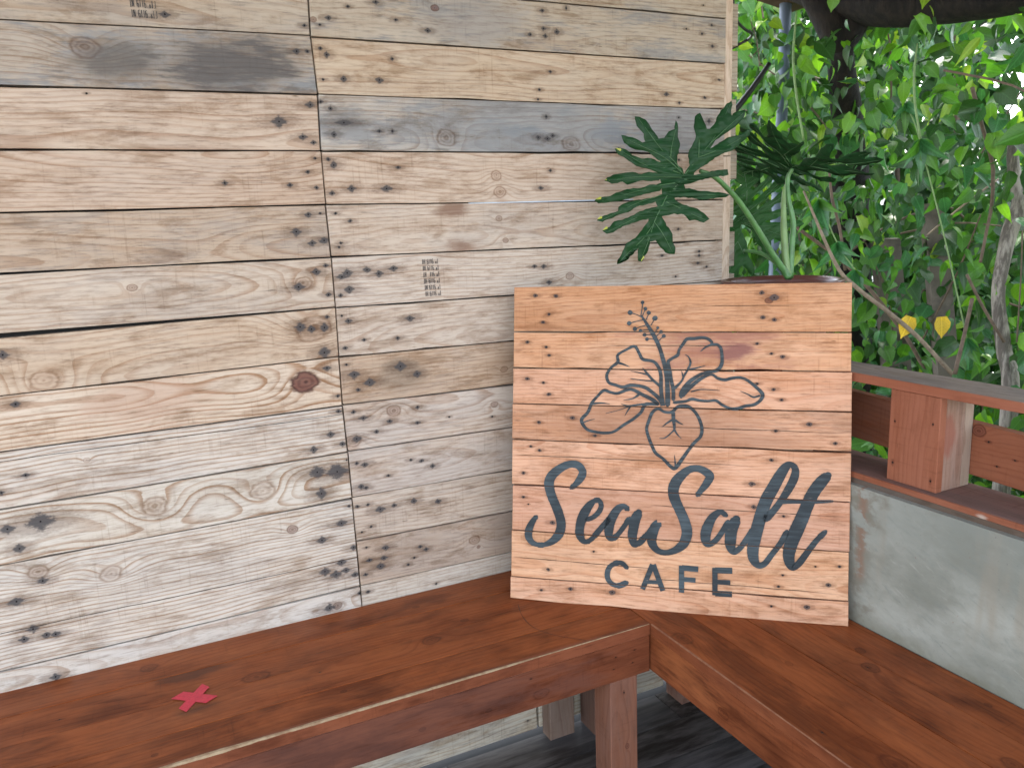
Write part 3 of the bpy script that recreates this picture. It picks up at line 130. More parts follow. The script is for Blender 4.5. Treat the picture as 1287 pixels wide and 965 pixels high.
# ------------------------------------------------------------ node expression helper
class X:
    def __init__(s, t, sock): s.t = t; s.s = sock
    def _m(s, op, o=None, c=None, clamp=False):
        n = s.t.nodes.new("ShaderNodeMath"); n.operation = op; n.use_clamp = clamp
        for i, v in enumerate((s, o, c)):
            if v is None: continue
            if isinstance(v, X): s.t.links.new(v.s, n.inputs[i])
            else: n.inputs[i].default_value = v
        return X(s.t, n.outputs[0])
    def __add__(s, o): return s._m('ADD', o)
    __radd__ = __add__
    def __sub__(s, o): return s._m('SUBTRACT', o)
    def __rsub__(s, o): return s._m('MULTIPLY', -1)._m('ADD', o)
    def __mul__(s, o): return s._m('MULTIPLY', o)
    __rmul__ = __mul__
    def __truediv__(s, o): return s._m('DIVIDE', o)
    def __pow__(s, o): return s._m('POWER', o)
    def abs(s): return s._m('ABSOLUTE')
    def fract(s): return s._m('FRACT')
    def sqrt(s): return s._m('SQRT')
    def exp(s): return s._m('EXPONENT')
    def sin(s): return s._m('SINE')
    def max(s, o): return s._m('MAXIMUM', o)
    def min(s, o): return s._m('MINIMUM', o)
    def clamp(s): return s._m('ADD', 0.0, clamp=True)
    def ramp(s, a, b, c=0.0, d=1.0, smooth=True):
        n = s.t.nodes.new("ShaderNodeMapRange"); n.interpolation_type = 'SMOOTHSTEP' if smooth else 'LINEAR'
        s.t.links.new(s.s, n.inputs[0])
        for i, v in zip((1, 2, 3, 4), (a, b, c, d)): n.inputs[i].default_value = v
        return X(s.t, n.outputs[0])
class MT:
    def __init__(s, name):
        s.m = bpy.data.materials.new(name); s.m.use_nodes = True; s.t = s.m.node_tree
        s.b = s.t.nodes["Principled BSDF"]; s.N = s.t.nodes; s.L = s.t.links
    def coord(s, kind="Object"):
        n = s.N.new("ShaderNodeTexCoord"); return n.outputs[kind]
    def xyz(s, sock=None):
        n = s.N.new("ShaderNodeSeparateXYZ"); s.L.new(sock if sock is not None else s.coord(), n.inputs[0])
        return [X(s.t, n.outputs[i]) for i in range(3)]
    def comb(s, a, b, c):
        n = s.N.new("ShaderNodeCombineXYZ")
        for i, v in enumerate((a, b, c)):
            if isinstance(v, X): s.L.new(v.s, n.inputs[i])
            else: n.inputs[i].default_value = v
        return n.outputs[0]
    def attr(s, name, typ='OBJECT'):
        n = s.N.new("ShaderNodeAttribute"); n.attribute_type = typ; n.attribute_name = name; return n
    def noise(s, vec, scale=1.0, detail=3.0, rough=.55, dist=0.0, out=0):
        n = s.N.new("ShaderNodeTexNoise"); s.L.new(vec, n.inputs["Vector"])
        n.inputs["Scale"].default_value = scale; n.inputs["Detail"].default_value = detail; n.inputs["Roughness"].default_value = rough; n.inputs["Distortion"].default_value = dist
        return X(s.t, n.outputs[out])
    def mix(s, f, a, b, mode='MIX'):
        n = s.N.new("ShaderNodeMix"); n.data_type = 'RGBA'; n.blend_type = mode; n.clamp_factor = True
        for sock, v in ((n.inputs[0], f), (n.inputs[6], a), (n.inputs[7], b)):
            if isinstance(v, X): s.L.new(v.s, sock)
            elif hasattr(v, 'links') or hasattr(v, 'is_linked'): s.L.new(v, sock)
            elif isinstance(v, (int, float)): sock.default_value = v
            else: sock.default_value = (*v[:3], 1)
        return n.outputs[2]
    def set(s, base=None, rough=None, bump=None, bs=.3, bd=.002, spec=None):
        if base is not None:
            if hasattr(base, 'is_linked'): s.L.new(base, s.b.inputs["Base Color"])
            else: s.b.inputs["Base Color"].default_value = (*base[:3], 1)
        if rough is not None:
            if isinstance(rough, X): s.L.new(rough.s, s.b.inputs["Roughness"])
            else: s.b.inputs["Roughness"].default_value = rough
        if spec is not None: s.b.inputs["Specular IOR Level"].default_value = spec
        if bump is not None:
            n = s.N.new("ShaderNodeBump"); n.inputs["Strength"].default_value = bs; n.inputs["Distance"].default_value = bd
            s.L.new(bump.s, n.inputs["Height"]); s.L.new(n.outputs[0], s.b.inputs["Normal"])
        return s.m

def new_group(name, ins, outs):
    t = bpy.data.node_groups.new(name, 'ShaderNodeTree')
    for n, k in ins: t.interface.new_socket(n, in_out='INPUT', socket_type=k)
    for n in outs: t.interface.new_socket(n, in_out='OUTPUT', socket_type='NodeSocketFloat')
    gi = t.nodes.new("NodeGroupInput"); go = t.nodes.new("NodeGroupOutput"); return t, gi, go
def sep(t, sock):
    n = t.nodes.new("ShaderNodeSeparateXYZ"); t.links.new(sock, n.inputs[0]); return [X(t, n.outputs[i]) for i in range(3)]
_sg = {}
def stain_group(PE, f):
    if (PE, f) in _sg: return _sg[(PE, f)]
    t, gi, go = new_group("stain_slot", (("x", 'NodeSocketFloat'), ("z", 'NodeSocketFloat'), ("v", 'NodeSocketVector'), ("a", 'NodeSocketFloat')), ("d", "s", "h"))
    x, z = X(t, gi.outputs[0]), X(t, gi.outputs[1]); k = sep(t, gi.outputs[2]); st = X(t, gi.outputs[3]).max(.5)
    kr = k[2].max(1e-5) * f; dx = ((x - k[0]) / (kr * st)).abs(); dz = ((z - k[1]) / kr).abs()
    d = dx ** PE + dz ** PE; s3 = dx * dx * .22 + dz * dz * .8; hh = (dx * dx * st * st + dz * dz) * kr * kr
    for i, v in enumerate((d, s3, hh)): t.links.new(v.s, go.inputs[i])
    _sg[(PE, f)] = t; return t
def knot_group():
    if 'knot' in _sg: return _sg['knot']
    t, gi, go = new_group("knot_slot", (("x", 'NodeSocketFloat'), ("z", 'NodeSocketFloat'), ("v", 'NodeSocketVector')), ("bump", "d"))
    x, z = X(t, gi.outputs[0]), X(t, gi.outputs[1]); k = sep(t, gi.outputs[2]); kr = k[2].max(1e-4); dx = x - k[0]; dz = z - k[1]
    e = (((dx * dx) / (kr * kr * 7.0) + (dz * dz) / (kr * kr * 2.2)) * -1.0).exp() * kr * 1.25
    d = ((dx * dx) / 1.7 + dz * dz).sqrt() / kr
    t.links.new(e.s, go.inputs[0]); t.links.new(d.s, go.inputs[1]); _sg['knot'] = t; return t
_wood = {}
def wood(kind, nst=0, nk=0, ncr=0, nbl=0):
    """Sawn pine: growth rings cut by the board face, flowing round knots; iron stains round nail holes."""
    key = (kind, nst, nk, ncr, nbl)
    if key in _wood: return _wood[key]
    P = dict(wall=dict(tint=(.62, .47, .37), sp=.0075, fib=.8, rough=.72, st=(.032, .030, .031), warm=.3),
             sign=dict(tint=(.70, .50, .38), sp=.0065, fib=.8, rough=.58, st=(.035, .026, .024), warm=.8),
             bench=dict(tint=(.62, .52, .48), sp=.010, fib=.6, rough=.40, st=(.02, .008, .006), warm=.6),
             grey=dict(tint=(.55, .52, .5), sp=.006, fib=.35, rough=.8, st=(.05, .04, .035), warm=.3),
             rail=dict(tint=(.65, .5, .45), sp=.008, fib=.25, rough=.62, st=(.03, .015, .012), warm=.5))[kind]
    M = MT(kind + "_wood_%d_%d_%d_%d" % key[1:]); x, y, z = M.xyz()
    seed = X(M.t, M.attr("seed").outputs["Fac"]); tone = M.attr("tone").outputs["Color"]
    con = X(M.t, M.attr("contrast").outputs["Fac"]); wea = X(M.t, M.attr("weather").outputs["Fac"])
    pith = X(M.t, M.attr("pith").outputs["Fac"])
    sx = x + seed * 3.7; zz = z + y * .8
    lown = M.noise(M.comb(sx * 1.6, zz * 2.5, seed * 5.1), 1, 2.0, .5)
    lown2 = M.noise(M.comb(sx * 2.3, zz * 7.0, seed * 2.3 + 9.0), 1, 3.0, .55)
    fine = M.noise(M.comb(sx * 14, zz * 90, seed), 1, 3.0, .6)
    fib = M.noise(M.comb(sx * 22, zz * 230, seed * 1.3), 1, 4.0, .7)
    D = (lown - .5) * .13 + .035
    zc = zz - pith + (lown2 - .5) * .028
    r = (zc * zc + D * D).sqrt() + (fine - .5) * .0021
    if nk: knz = (fine - .5) * .45 + (M.noise(M.comb(sx * 26, zz * 32, seed), 1, 3, .55) - .5) * .85
    kmask = None; kdark = None; kring = None
    for i in range(nk):
        a = M.attr("k%d" % i)
        g_ = M.N.new("ShaderNodeGroup"); g_.node_tree = knot_group()
        M.L.new(x.s, g_.inputs[0]); M.L.new(z.s, g_.inputs[1]); M.L.new(a.outputs["Vector"], g_.inputs[2])
        r = r + X(M.t, g_.outputs[0]); d = X(M.t, g_.outputs[1]) + knz
        m = d.ramp(.70, 1.02, 1, 0); al = X(M.t, a.outputs["Alpha"])
        rim = m * d.ramp(.55, .92)
        kmask = m if kmask is None else kmask.max(m)
        kk = m * al; kdark = kk if kdark is None else kdark.max(kk)
        rr = m * (((d * 19.0).sin()) * .5 + .5) * .55 + rim * 1.0 + d.ramp(.22, .05) * .6; kring = rr if kring is None else kring.max(rr)
    t = r / P['sp']; f = t.fract()
    ring = f.ramp(.45, .92) * f.ramp(.94, 1.0, 1, 0)
    wide = (t * .37 + 3.0).fract().ramp(.2, .9) * .5 + .5
    ring = ring * wide
    if nk: ring = ring * (1.0 - kmask)
    col = M.mix(ring * con * (1.35 if kind == 'wall' else 1.0), tone, M.mix(1.0, tone, P['tint'], 'MULTIPLY'))
    blot = M.noise(M.comb(sx * 5, zz * 22, seed * 7.7), 1, 4.0, .6)
    col = M.mix(blot.ramp(.35, .75) * P['warm'], col, M.mix(1.0, col, (.86, .74, .62), 'MULTIPLY'))
    col = M.mix(blot.ramp(.6, .3) * .22, col, M.mix(1.0, col, (1.12, 1.13, 1.15), 'MULTIPLY'))
    col = M.mix(fib.ramp(.45, .8) * P['fib'], col, M.mix(1.0, col, (.45, .38, .33), 'MULTIPLY'))
    wn = M.noise(M.comb(sx * 4.5 + 20.0, zz * 14, seed * 3.3), 1, 5.0, .62)
    col = M.mix((wn + (fib - .5) * .35).ramp(.44, .62) * wea * .82, col, (.17, .185, .20) if kind == 'wall' else ((.055, .024, .016) if kind == 'bench' else (.10, .09, .085)))
    saw = M.noise(M.comb(sx * 210, zz * 9, seed * 2.9), 1, 3, .6); grime = M.noise(M.comb(sx * 9 + 7, zz * 30, seed * 4.1 + 2), 1, 6, .7, .3)
    col = M.mix(saw.ramp(.55, .75) * blot.ramp(.40, .6) * .4, col, M.mix(1.0, col, (.55, .5, .46), 'MULTIPLY'))
    col = M.mix(grime.ramp(.48, .66) * (.75 if kind in ('wall', 'sign') else .3), col, M.mix(1.0, col, (.62, .54, .47), 'MULTIPLY'))
    dash = M.noise(M.comb(sx * 30, zz * 330, seed * 9.1 + 3), 1, 2.0, .5).ramp(.69, .76) * blot.ramp(.45, .6)
    col = M.mix(dash * .8, col, M.mix(1.0, col, (.3, .25, .22), 'MULTIPLY'))
    if nk:
        col = M.mix(kmask * .22, col, M.mix(1.0, col, (.74, .60, .50), 'MULTIPLY'))
        col = M.mix(kring * .6, col, M.mix(1.0, col, (.5, .38, .3), 'MULTIPLY'))
        col = M.mix(kdark * kdark * (1.0 if kind != 'bench' else .45) * (fine * .3 + .85), col, M.mix(kring * .8, (.13, .048, .036), (.028, .012, .012)) if kind != 'bench' else (.028, .011, .007))
    if kind == 'bench':
        b1_ = M.noise(M.comb(sx * 7 + 4.0, zz * 16, seed * 1.9), 1, 4, .6, .4); b2_ = M.noise(M.comb(sx * 1.7, zz * 9, seed * .7 + 31), 1, 3, .5)
        col = M.mix((b1_ * .6 + b2_ * .4).ramp(.47, .64) * .8, col, M.mix(1.0, col, (.42, .36, .34), 'MULTIPLY'))
        col = M.mix(b1_.ramp(.42, .25) * .6, col, M.mix(1.0, col, (1.35, 1.45, 1.4), 'MULTIPLY'))
    bumph = (1.0 - ring * .5) + fib * .5
    for i in range(nbl):            # soft dirt / paint patches with a place of their own
        a = M.attr("b%d" % i); k = M.xyz(a.outputs["Vector"]); kr = k[2].max(1e-4)
        dx = (x - k[0]) / kr; dz = (z - k[1]) / (kr * .5)
        d = (dx * dx + dz * dz).sqrt() + (wn - .5) * 3.4 + (grime - .5) * 1.6 + (fib - .5) * 1.6
        m = d.ramp(.25, 1.15, 1, 0) * (1.0 - (fib - .5).abs() * .8) * X(M.t, a.outputs["Alpha"])
        col = M.mix(m, col, M.attr("bc%d" % i).outputs["Color"])
    if nst:
        D2 = None; hole = None; SF = None; PE = dict(wall=1.08, sign=1.6).get(kind, 1.3)
        nz1 = (fine - .5) * .5 + (M.noise(M.comb(sx * 130, zz * 320, seed), 1, 3, .6) - .5) * 1.0
        for i in range(nst):
            a = M.attr("s%d" % i)
            g_ = M.N.new("ShaderNodeGroup"); g_.node_tree = stain_group(PE, .70 if kind != 'sign' else .6)
            M.L.new(x.s, g_.inputs[0]); M.L.new(z.s, g_.inputs[1]); M.L.new(a.outputs["Vector"], g_.inputs[2]); M.L.new(a.outputs["Alpha"], g_.inputs[3])
            d, sd3, h = [X(M.t, g_.outputs[j]) for j in range(3)]
            D2 = d if D2 is None else D2.min(d); SF = sd3 if SF is None else SF.min(sd3); hole = h if hole is None else hole.min(h)
        soft = (SF.sqrt() + nz1 * 1.3 + (grime - .5) * 1.2).ramp(.55, 1.5, .62, 0); core = (D2 + nz1 * 1.25).ramp(.55, 1.12, 1, 0)
        col = M.mix(soft, col, M.mix(1.0, col, (.42, .36, .33), 'MULTIPLY'))
        col = M.mix(core * .9, col, tuple(c_ * 1.5 + .008 for c_ in P['st']))
        hm = (hole.sqrt() + nz1 * .0006).ramp(.0011, .0019, 1, 0)
        col = M.mix(hm, col, (.006, .005, .005))
        bumph = bumph - hm * 3.0
    for i in range(ncr):            # cracks: z0, slope, x0, x1
        a = M.attr("c%d" % i); k = M.xyz(a.outputs["Vector"]); x1 = X(M.t, a.outputs["Alpha"])
        d = (z - k[0] - k[1] * x + (fine - .5) * .0035 + (lown2 - .5) * .006).abs()
        m = d.ramp(.0003, .0011, 1, 0) * ((x - k[2]) * 30.0).clamp() * ((x1 - x) * 12.0).clamp()
        col = M.mix(m * .9, col, (.02, .017, .015)); bumph = bumph - m * 2.5
    rough = (blot - .5) * .25 + P['rough'] + ring * .05
    m = M.set(col, rough, bumph, .5 if kind != 'bench' else .25, .0006, .18 if kind == 'bench' else .1)
    _wood[key] = m; return m
def wprops(o, tone, seed, contrast=.5, weather=0.0, pith=.05):
    o["tone"] = [float(v) for v in tone]; o["seed"] = float(seed); o["contrast"] = float(contrast); o["weather"] = float(weather); o["pith"] = float(pith)
    return o
def vprop(o, name, v): o[name] = [float(a) for a in v]
def rstains(L, W, n, size=(.003, .007), ends=True):
    r = []
    for i in range(n):
        u = random.choice((random.uniform(.01, .09), L - random.uniform(.01, .09))) if ends else random.uniform(.03, L - .03)
        r.append((u, random.uniform(.12, .88) * W, random.uniform(*size), random.uniform(1.1, 1.9)))
    return r
def board(name, parent, L, W, T, kind, tone, seed, loc=(0, 0, 0), rot=None, contrast=.5, weather=0.0, st=(), kn=(), cr=(), bl=(), quad=None, bev=.0012, label=None, pith=None):
    """local x = grain, z = width, y = thickness (front face at y=0, facing -y)"""
    Q = quad or [(0, 0), (L, 0), (L, W), (0, W)]
    if quad:
        n_ = 9 if kind == 'sign' else 14; Q2 = []
        for a_, b_, sg in ((Q[0], Q[1], -1), (Q[2], Q[3], 1)):
            for i_ in range(n_ + 1):
                t_ = i_ / n_; t_ = t_ + (random.uniform(-.4, .4) / n_ if 0 < i_ < n_ else 0)
                w_ = -abs(random.gauss(0, .00035)) - (random.uniform(.0008, .0022) if random.random() < .10 else 0)
                Q2.append((a_[0] + (b_[0] - a_[0]) * t_, a_[1] + (b_[1] - a_[1]) * t_ + sg * w_))
        Q = Q2
    bm = bmesh.new(); prism(bm, Q, 0, T, bev)
    r4 = lambda n: 0 if n == 0 else 4 if n <= 4 else 8 if n <= 8 else 16
    rk = lambda n, m: 0 if n == 0 else m
    o = obj(name, bm, wood(kind, r4(len(st)), rk(len(kn), 3 if kind == 'wall' or len(kn) > 1 else 1), rk(len(cr), 2), rk(len(bl), 3 if kind == 'wall' else 2)), parent, loc, label=label)
    wprops(o, tone, seed, contrast, weather, pith if pith is not None else random.uniform(-.25, 1.25) * W)
    for i, s in enumerate(st): vprop(o, "s%d" % i, s)
    for i, s in enumerate(kn): vprop(o, "k%d" % i, s)
    for i, s in enumerate(cr): vprop(o, "c%d" % i, s)
    for i, (s, c) in enumerate(bl): vprop(o, "b%d" % i, s); vprop(o, "bc%d" % i, c)
    if rot is not None: o.rotation_euler = rot
    return o
def simple(name, c, rough=.6, nscale=0, amt=.3, c2=None, bump=0.0, metallic=0.0):
    M = MT(name); v = M.coord()
    if nscale:
        n = M.noise(v, nscale, 5, .6); col = M.mix(n.ramp(.35, .7) * 1.0, c, c2 or tuple(a * (1 - amt) for a in c))
        M.set(col, rough, n if bump else None, bump or .1, .003)
    else: M.set(c, rough)
    M.b.inputs["Metallic"].default_value = metallic
    return M.m

# ------------------------------------------------------------ plank wall
wall = thing("plank_wall", "wall of pale reclaimed pallet planks with nail stains, behind both benches", "wall", (0, 0, 0))
GREY = (.20, .21, .225); DK = (.07, .08, .10); BR = (.16, .085, .055); PALEBLUE = (.55, .62, .68)
NL = sum(1 for p in WALL if p[0] == 'L')
patches = {1: [((1.68, .05, .13, .85), (.06, .06, .064)), ((1.50, .055, .09, .8), (.08, .076, .074)), ((1.02, .055, .20, .6), (.13, .11, .095))],
           NL + 1: [((.33, .05, .12, .45), GREY)], NL + 3: [((.45, .06, .26, .55), (.13, .155, .18)), ((.85, .05, .16, .5), (.15, .17, .20)), ((.06, .05, .06, .5), (.12, .11, .10))],
           NL + 5: [((.265, .085, .035, .8), BR), ((.28, .01, .045, .8), BR), ((.75, .03, .09, .4), BR)], 7: [((1.45, .06, .12, .5), (.38, .24, .17))],
           NL + 8: [((.13, .04, .07, .45), (.12, .10, .08)), ((.55, .05, .18, .35), (.22, .14, .09))], NL + 12: [((.12, .05, .10, .35), (.2, .14, .10)), ((.4, .06, .15, .3), (.16, .12, .10))]}
cracks = {10: [(.083, -.0, .9, 3.0)], 8: [(.094, .002, .3, 2.2)]}
for i, (side, org, quad, tone, con, wea, st, kn) in enumerate(WALL):
    Tn = lin(tone); Tn = tuple((v * .68 + m_ * .32) * k_ for v, m_, k_ in zip(Tn, (.44, .375, .315), (.93, .94, .96) if i < 6 or i > 11 else (.92, .91, .89)))
    L = quad[1][0]; W = quad[3][1]
    st = list(st)
    if side == 'R' and len(st) < 5: st += [(u, v, s, k) for u, v, s, k in rstains(L, W, 2, (.002, .0045))]
    if side == 'L' and len(st) < 14: st += [(L - random.uniform(1.1, 1.9), random.uniform(.2, .8) * W, random.uniform(.002, .004), 1.5) for _ in range(2)]
    o = board("plank", wall, L, W, .018, 'wall', Tn, 1.37 * i + .6, (org[0], 0 if i in (0, NL + 4, NL + 5, NL + 6) else random.uniform(-.003, .002), org[1]), None, con, wea,
              st[:16], kn[:3], cracks.get(i, ()), patches.get(i, ()), quad=[tuple(q) for q in quad])
# planks under the bench down to the floor
zc = [.388, .286, .186, .115, .012]
for i in range(4):
    z1, z0 = zc[i] - .0015, zc[i + 1] + .0015
    for (xa, xb) in ((-2.7, -.432), (-.428, -.045)):
        board("plank", wall, xb - xa - .003, z1 - z0, .018, 'wall', lin((176, 168, 152)), 40 + i * 3.1 + xa, (xa, 0, z0), None, .5, .3, rstains(xb - xa, .1, 3))
# planks above the seen rows
ztop = max(p[1][1] + max(q[1] for q in p[2]) for p in WALL)
for i in range(5):
    for (xa, xb) in ((-2.7, -.93 - .012 * i), (-.927 - .012 * i, .135)):
        board("plank", wall, xb - xa, .1, .018, 'wall', lin((176, 160, 140)), 60 + i * 2.3 + xa, (xa, 0, ztop + .002 + i * .102), None, .5, .3, rstains(xb - xa, .1, 3))
# edge batten and staggered back boards showing beyond it
for k, (z0, z1) in enumerate(((.60, 1.40), (1.402, 2.35))):
    board("edge_batten", wall, z1 - z0, .0245, .022, 'wall', lin((196, 178, 160)), 80 + k, (.1365, .0035, z1), (0, math.pi / 2, 0), .35, .0)
zz = .03
for k in range(20):
    e = (.204, .199, .207, .202, .205)[k % 5]; h = (.097, .088, .095)[k % 3]
    board("back_board", wall, e + 2.7, h, .018, 'wall', lin((168, 158, 142)), 90 + k, (-2.7, .034, zz), None, .4, .3)
    zz += h + (.008, .02, .012, .026)[k % 4]
bm = bmesh.new(); box(bm, (-2.7, .0192, .02), (.13, .0205, 2.3)); obj("gap_shade_sheet", bm, simple("gap_shade_black", (.012, .012, .012), .95), wall)  # black sheet added behind the planks, painting the shade in their gaps
bm = bmesh.new()
for xx in (-2.6, -1.8, -.97, -.3, .07): box(bm, (xx, .0210, .02), (xx + .05, .0325, 2.3))
obj("wall_batten", bm, simple("rough_batten", (.12, .09, .07), .9), wall)
# pale blue strip added in one joint, painting daylight through the gap
board("gap_daylight_strip", wall, .42, .0022, .006, 'wall', (.50, .60, .72), 3.3, (-.5535, -.0006, 1.3003), (0, .0, 0), .1, 0, bev=.0002, label="pale blue strip painting daylight through a joint between planks")

# batch stamps printed upside down on two planks
def stamp(lines, org, w, h, ink, alpha_seed):
    bmx = bmesh.new(); seg = dict(I=[(0, 0, 0, 1), (-.3, 0, .3, 0)], T=[(0, 0, 0, 1), (-.5, 1, .5, 1)], N=[(-.4, 0, -.4, 1), (-.4, 1, .4, 0), (.4, 0, .4, 1)], H=[(-.4, 0, -.4, 1), (.4, 0, .4, 1), (-.4, .5, .4, .5)],
               E=[(-.4, 0, -.4, 1), (-.4, 1, .4, 1), (-.4, .5, .3, .5), (-.4, 0, .4, 0)], L=[(.4, 0, .4, 1), (-.3, 0, .4, 0)])
    seg['6'] = [(-.4, .1, -.4, .9), (-.4, .9, .3, 1), (-.4, 0, .4, 0), (.4, 0, .4, .5), (-.4, .5, .4, .5)]; seg['9'] = [(.4, .1, .4, 1), (-.4, 1, .4, 1), (-.4, .5, -.4, 1), (-.4, .5, .4, .5), (-.3, 0, .4, .1)]
    seg['1'] = [(0, 0, 0, 1)]; seg['.'] = [(0, 0, .1, .08)]; seg['J'] = [(-.3, 1, .3, 1), (.3, .6, 0, .6), (.3, 1, .3, .6)]; seg['Z'] = [(-.4, 0, .4, 0), (-.4, 0, 0, .5), (0, .5, .4, 0)]; seg[' '] = []
    for li, ln in enumerate(lines):
        cw = w / len(ln)
        for ci, ch in enumerate(ln):
            if random.random() < .04: continue
            for (x0, y0, x1, y1) in seg[ch]:
                a = Vector((org[0] + (ci + .5 + x0 * .8) * cw, 0, org[1] - li * h * 1.42 - h + y0 * h)); b = Vector((org[0] + (ci + .5 + x1 * .8) * cw, 0, org[1] - li * h * 1.42 - h + y1 * h))
                d = (b - a); n = Vector((-d.z, 0, d.x)).normalized() * .00058 * random.uniform(.8, 1.3)
                for v in (a, b): v.x += li * .0006; v.y = -.0016
                bmx.faces.new([bmx.verts.new(v) for v in (a - n, b - n, b + n, a + n)])
    return obj("stamp_print", bmx, ink, wall, label="small black batch stamp printed upside down")
ink = simple("stamp_ink", (.03, .028, .028), .8, 900, .6, (.09, .08, .075))
stamp(["IN 6116.ZIL"] * 3, (-1.172, 1.6735), .042, .0115, ink, 1)
stamp(["IH 6116.ZI"] * 6, (-.6685, 1.1885), .037, .0095, ink, 2)

# ------------------------------------------------------------ benches
BT = (.25, .070, .021)
def bench(label, along, parent_loc):
    return thing("wooden_bench", label, "bench", parent_loc)
RX = math.radians(-90)    # local z (width) -> world... board lies flat, face up
b1 = thing("wooden_bench", "red-brown stained plank bench along the pale plank wall, marked with a red tape cross", "bench", (-1.6, 0, 0))
def seat(parent, x, y, zt, L, W, ang, seed, **k):
    """flat board: grain along ang, top face at zt; (x,y) is its near-left corner"""
    k['kn'] = [(a, b_, c * .72, d) for a, b_, c, d in k.get('kn', ())]
    o = board("seat_board", parent, L, W, .024, 'bench', BT, seed, (0, 0, 0), None, contrast=.5, weather=.25, bev=.0004, **k)
    o.matrix_parent_inverse = Matrix()
    o.matrix_local = Matrix.Translation(Vector((x, y, zt)) - (parent.location)) @ Matrix.Rotation(ang, 4, 'Z') @ Matrix.Rotation(math.radians(-90), 4, 'X')
    return o
# local z(width)->world +y after -90 about X ? z->(0,1,0); y(thickness)->(0,0,-1)
ys = [-.001, -.096, -.192, -.287, -.375]
kk = [dict(kn=[(1.62, .05, .022, .75), (2.15, .03, .010, .8)]), dict(kn=[(1.80, .012, .032, .7), (2.22, .02, .012, .8), (1.27, .06, .020, .55)]), dict(kn=[(2.13, .07, .026, .8), (1.36, .05, .03, .6)]), dict(kn=[(1.93, .068, .008, .8), (1.62, .04, .007, .8), (1.2, .05, .018, .6)])]
for i in range(4):
    y1, y0 = ys[i] - .0008, ys[i + 1] + .0008
    o = seat(b1, -2.9, y0, .45 - (.0006 if i % 2 else 0), 2.9 - .3575, y1 - y0, 0, 2.1 + i * 1.7, kn=kk[i]['kn'],
             st=rstains(2.5, .09, 3, (.002, .004), False) , bl=[((1.69, .085 if i == 1 else .05, .055, .6 if i in (1, 2) else .0), (.03, .018, .014))] if i in (1, 2) else ())
ap = board("apron", b1, 2.9 - .3575, .1045, .022, 'bench', (.155, .048, .022), 9.4, (-2.9 + 1.6, -.3738, .3445 - .0005), None, contrast=.35, weather=.2,
           kn=[(2.29, .035, .016, .6), (2.18, .034, .007, .8), (2.05, .04, .006, .8)], st=[(2.505, .075, .0025, 1), (2.46, .07, .003, 1), (2.455, .038, .003, 1), (2.5, .04, .0025, 1), (2.27, .083, .003, 1)],
           bl=[((1.95, .070, .45, .4), (.09, .05, .042))])
# apron sits under the seat boards
ap.scale = (1, 1, (.0805) / .1045)
board("edge_board", b1, 2.9 - .3575, .0245, .010, 'bench', (.19, .062, .030), 11.2, (-2.9 + 1.6, -.3755, .4253), None, contrast=.3, weather=.1, bev=.001).location.y = -.3756
def leg(parent, x0, y0, x1, y1, z1, kind, tone, seed):
    bm = bmesh.new(); L = z1 - .001; w = x1 - x0; t = y1 - y0
    prism(bm, [(0, 0), (L, 0), (L, w), (0, w)], 0, t, .0015)
    o = obj("leg", bm, wood(kind, 4, 1, 0, 0), parent); wprops(o, tone, seed, .4, .2, w * .8); vprop(o, "k0", (L * .55, w * .4, .006, .6)); vprop(o, "s0", (L - .03, w * .5, .003, 1.3))
    # local x -> world z up, local z -> world x, local y -> world y  (needs a proper rotation: mirror free)
    R3 = Matrix(((0, 0, -1), (0, 1, 0), (1, 0, 0))).to_4x4()
    o.matrix_parent_inverse = Matrix(); o.matrix_local = Matrix.Translation(Vector((x1, y0, .001)) - parent.location) @ R3
    return o
leg(b1, -.453, -.3725, -.388, -.312, .3437, 'rail', (.20, .088, .055), 4.4)
leg(b1, -.421, -.046, -.353, -.004, .424, 'rail', (.20, .14, .11), 5.2)
leg(b1, -2.3, -.372, -2.235, -.31, .3437, 'rail', (.20, .09, .06), 6.4)
# worn pale front edge
def worn(parent, pts, col, name, seed, dirv, w0, w1):
    bm = bmesh.new(); rows = []
    n = len(pts)
    for i, (p, k) in enumerate(pts):
        nn = mnoise.noise(Vector((i * .13, seed, 0))) * .6 + mnoise.noise(Vector((i * .7, seed, 3))) * .3
        w = max(.0004, (w0 + (w1 - w0) * k) * (1 + nn))
        p = Vector(p) - parent.location; d = Vector(dirv)
        rows.append([bm.verts.new(p - d * w + Vector((0, 0, .0004))), bm.verts.new(p + d * .0006 + Vector((0, 0, .0002))), bm.verts.new(p + d * .0006 - Vector((0, 0, w * .9)))])
    for a, b in zip(rows, rows[1:]):
        for k in (0, 1): bm.faces.new((a[k], b[k], b[k + 1], a[k + 1]))
    return obj(name, bm, col, parent, smooth=False)
wornm = simple("worn_pale_edge", (.34, .25, .15), .6, 60, .5, (.22, .13, .07))
wornm2 = simple("worn_orange_edge", (.25, .115, .06), .55, 60, .5, (.17, .065, .035))
pts = []
for i in range(160):
    x = -2.5 + i * (2.5 - .36) / 159; k = min(1, max(0, 1 - abs(x + .95) / .55)) if x > -.95 else .9
    pts.append(((x, -.3756, .4500), max(k, .12)))
worn(b1, pts, wornm, "worn_edge", 2.2, (0, -1, 0), .0004, .0042)
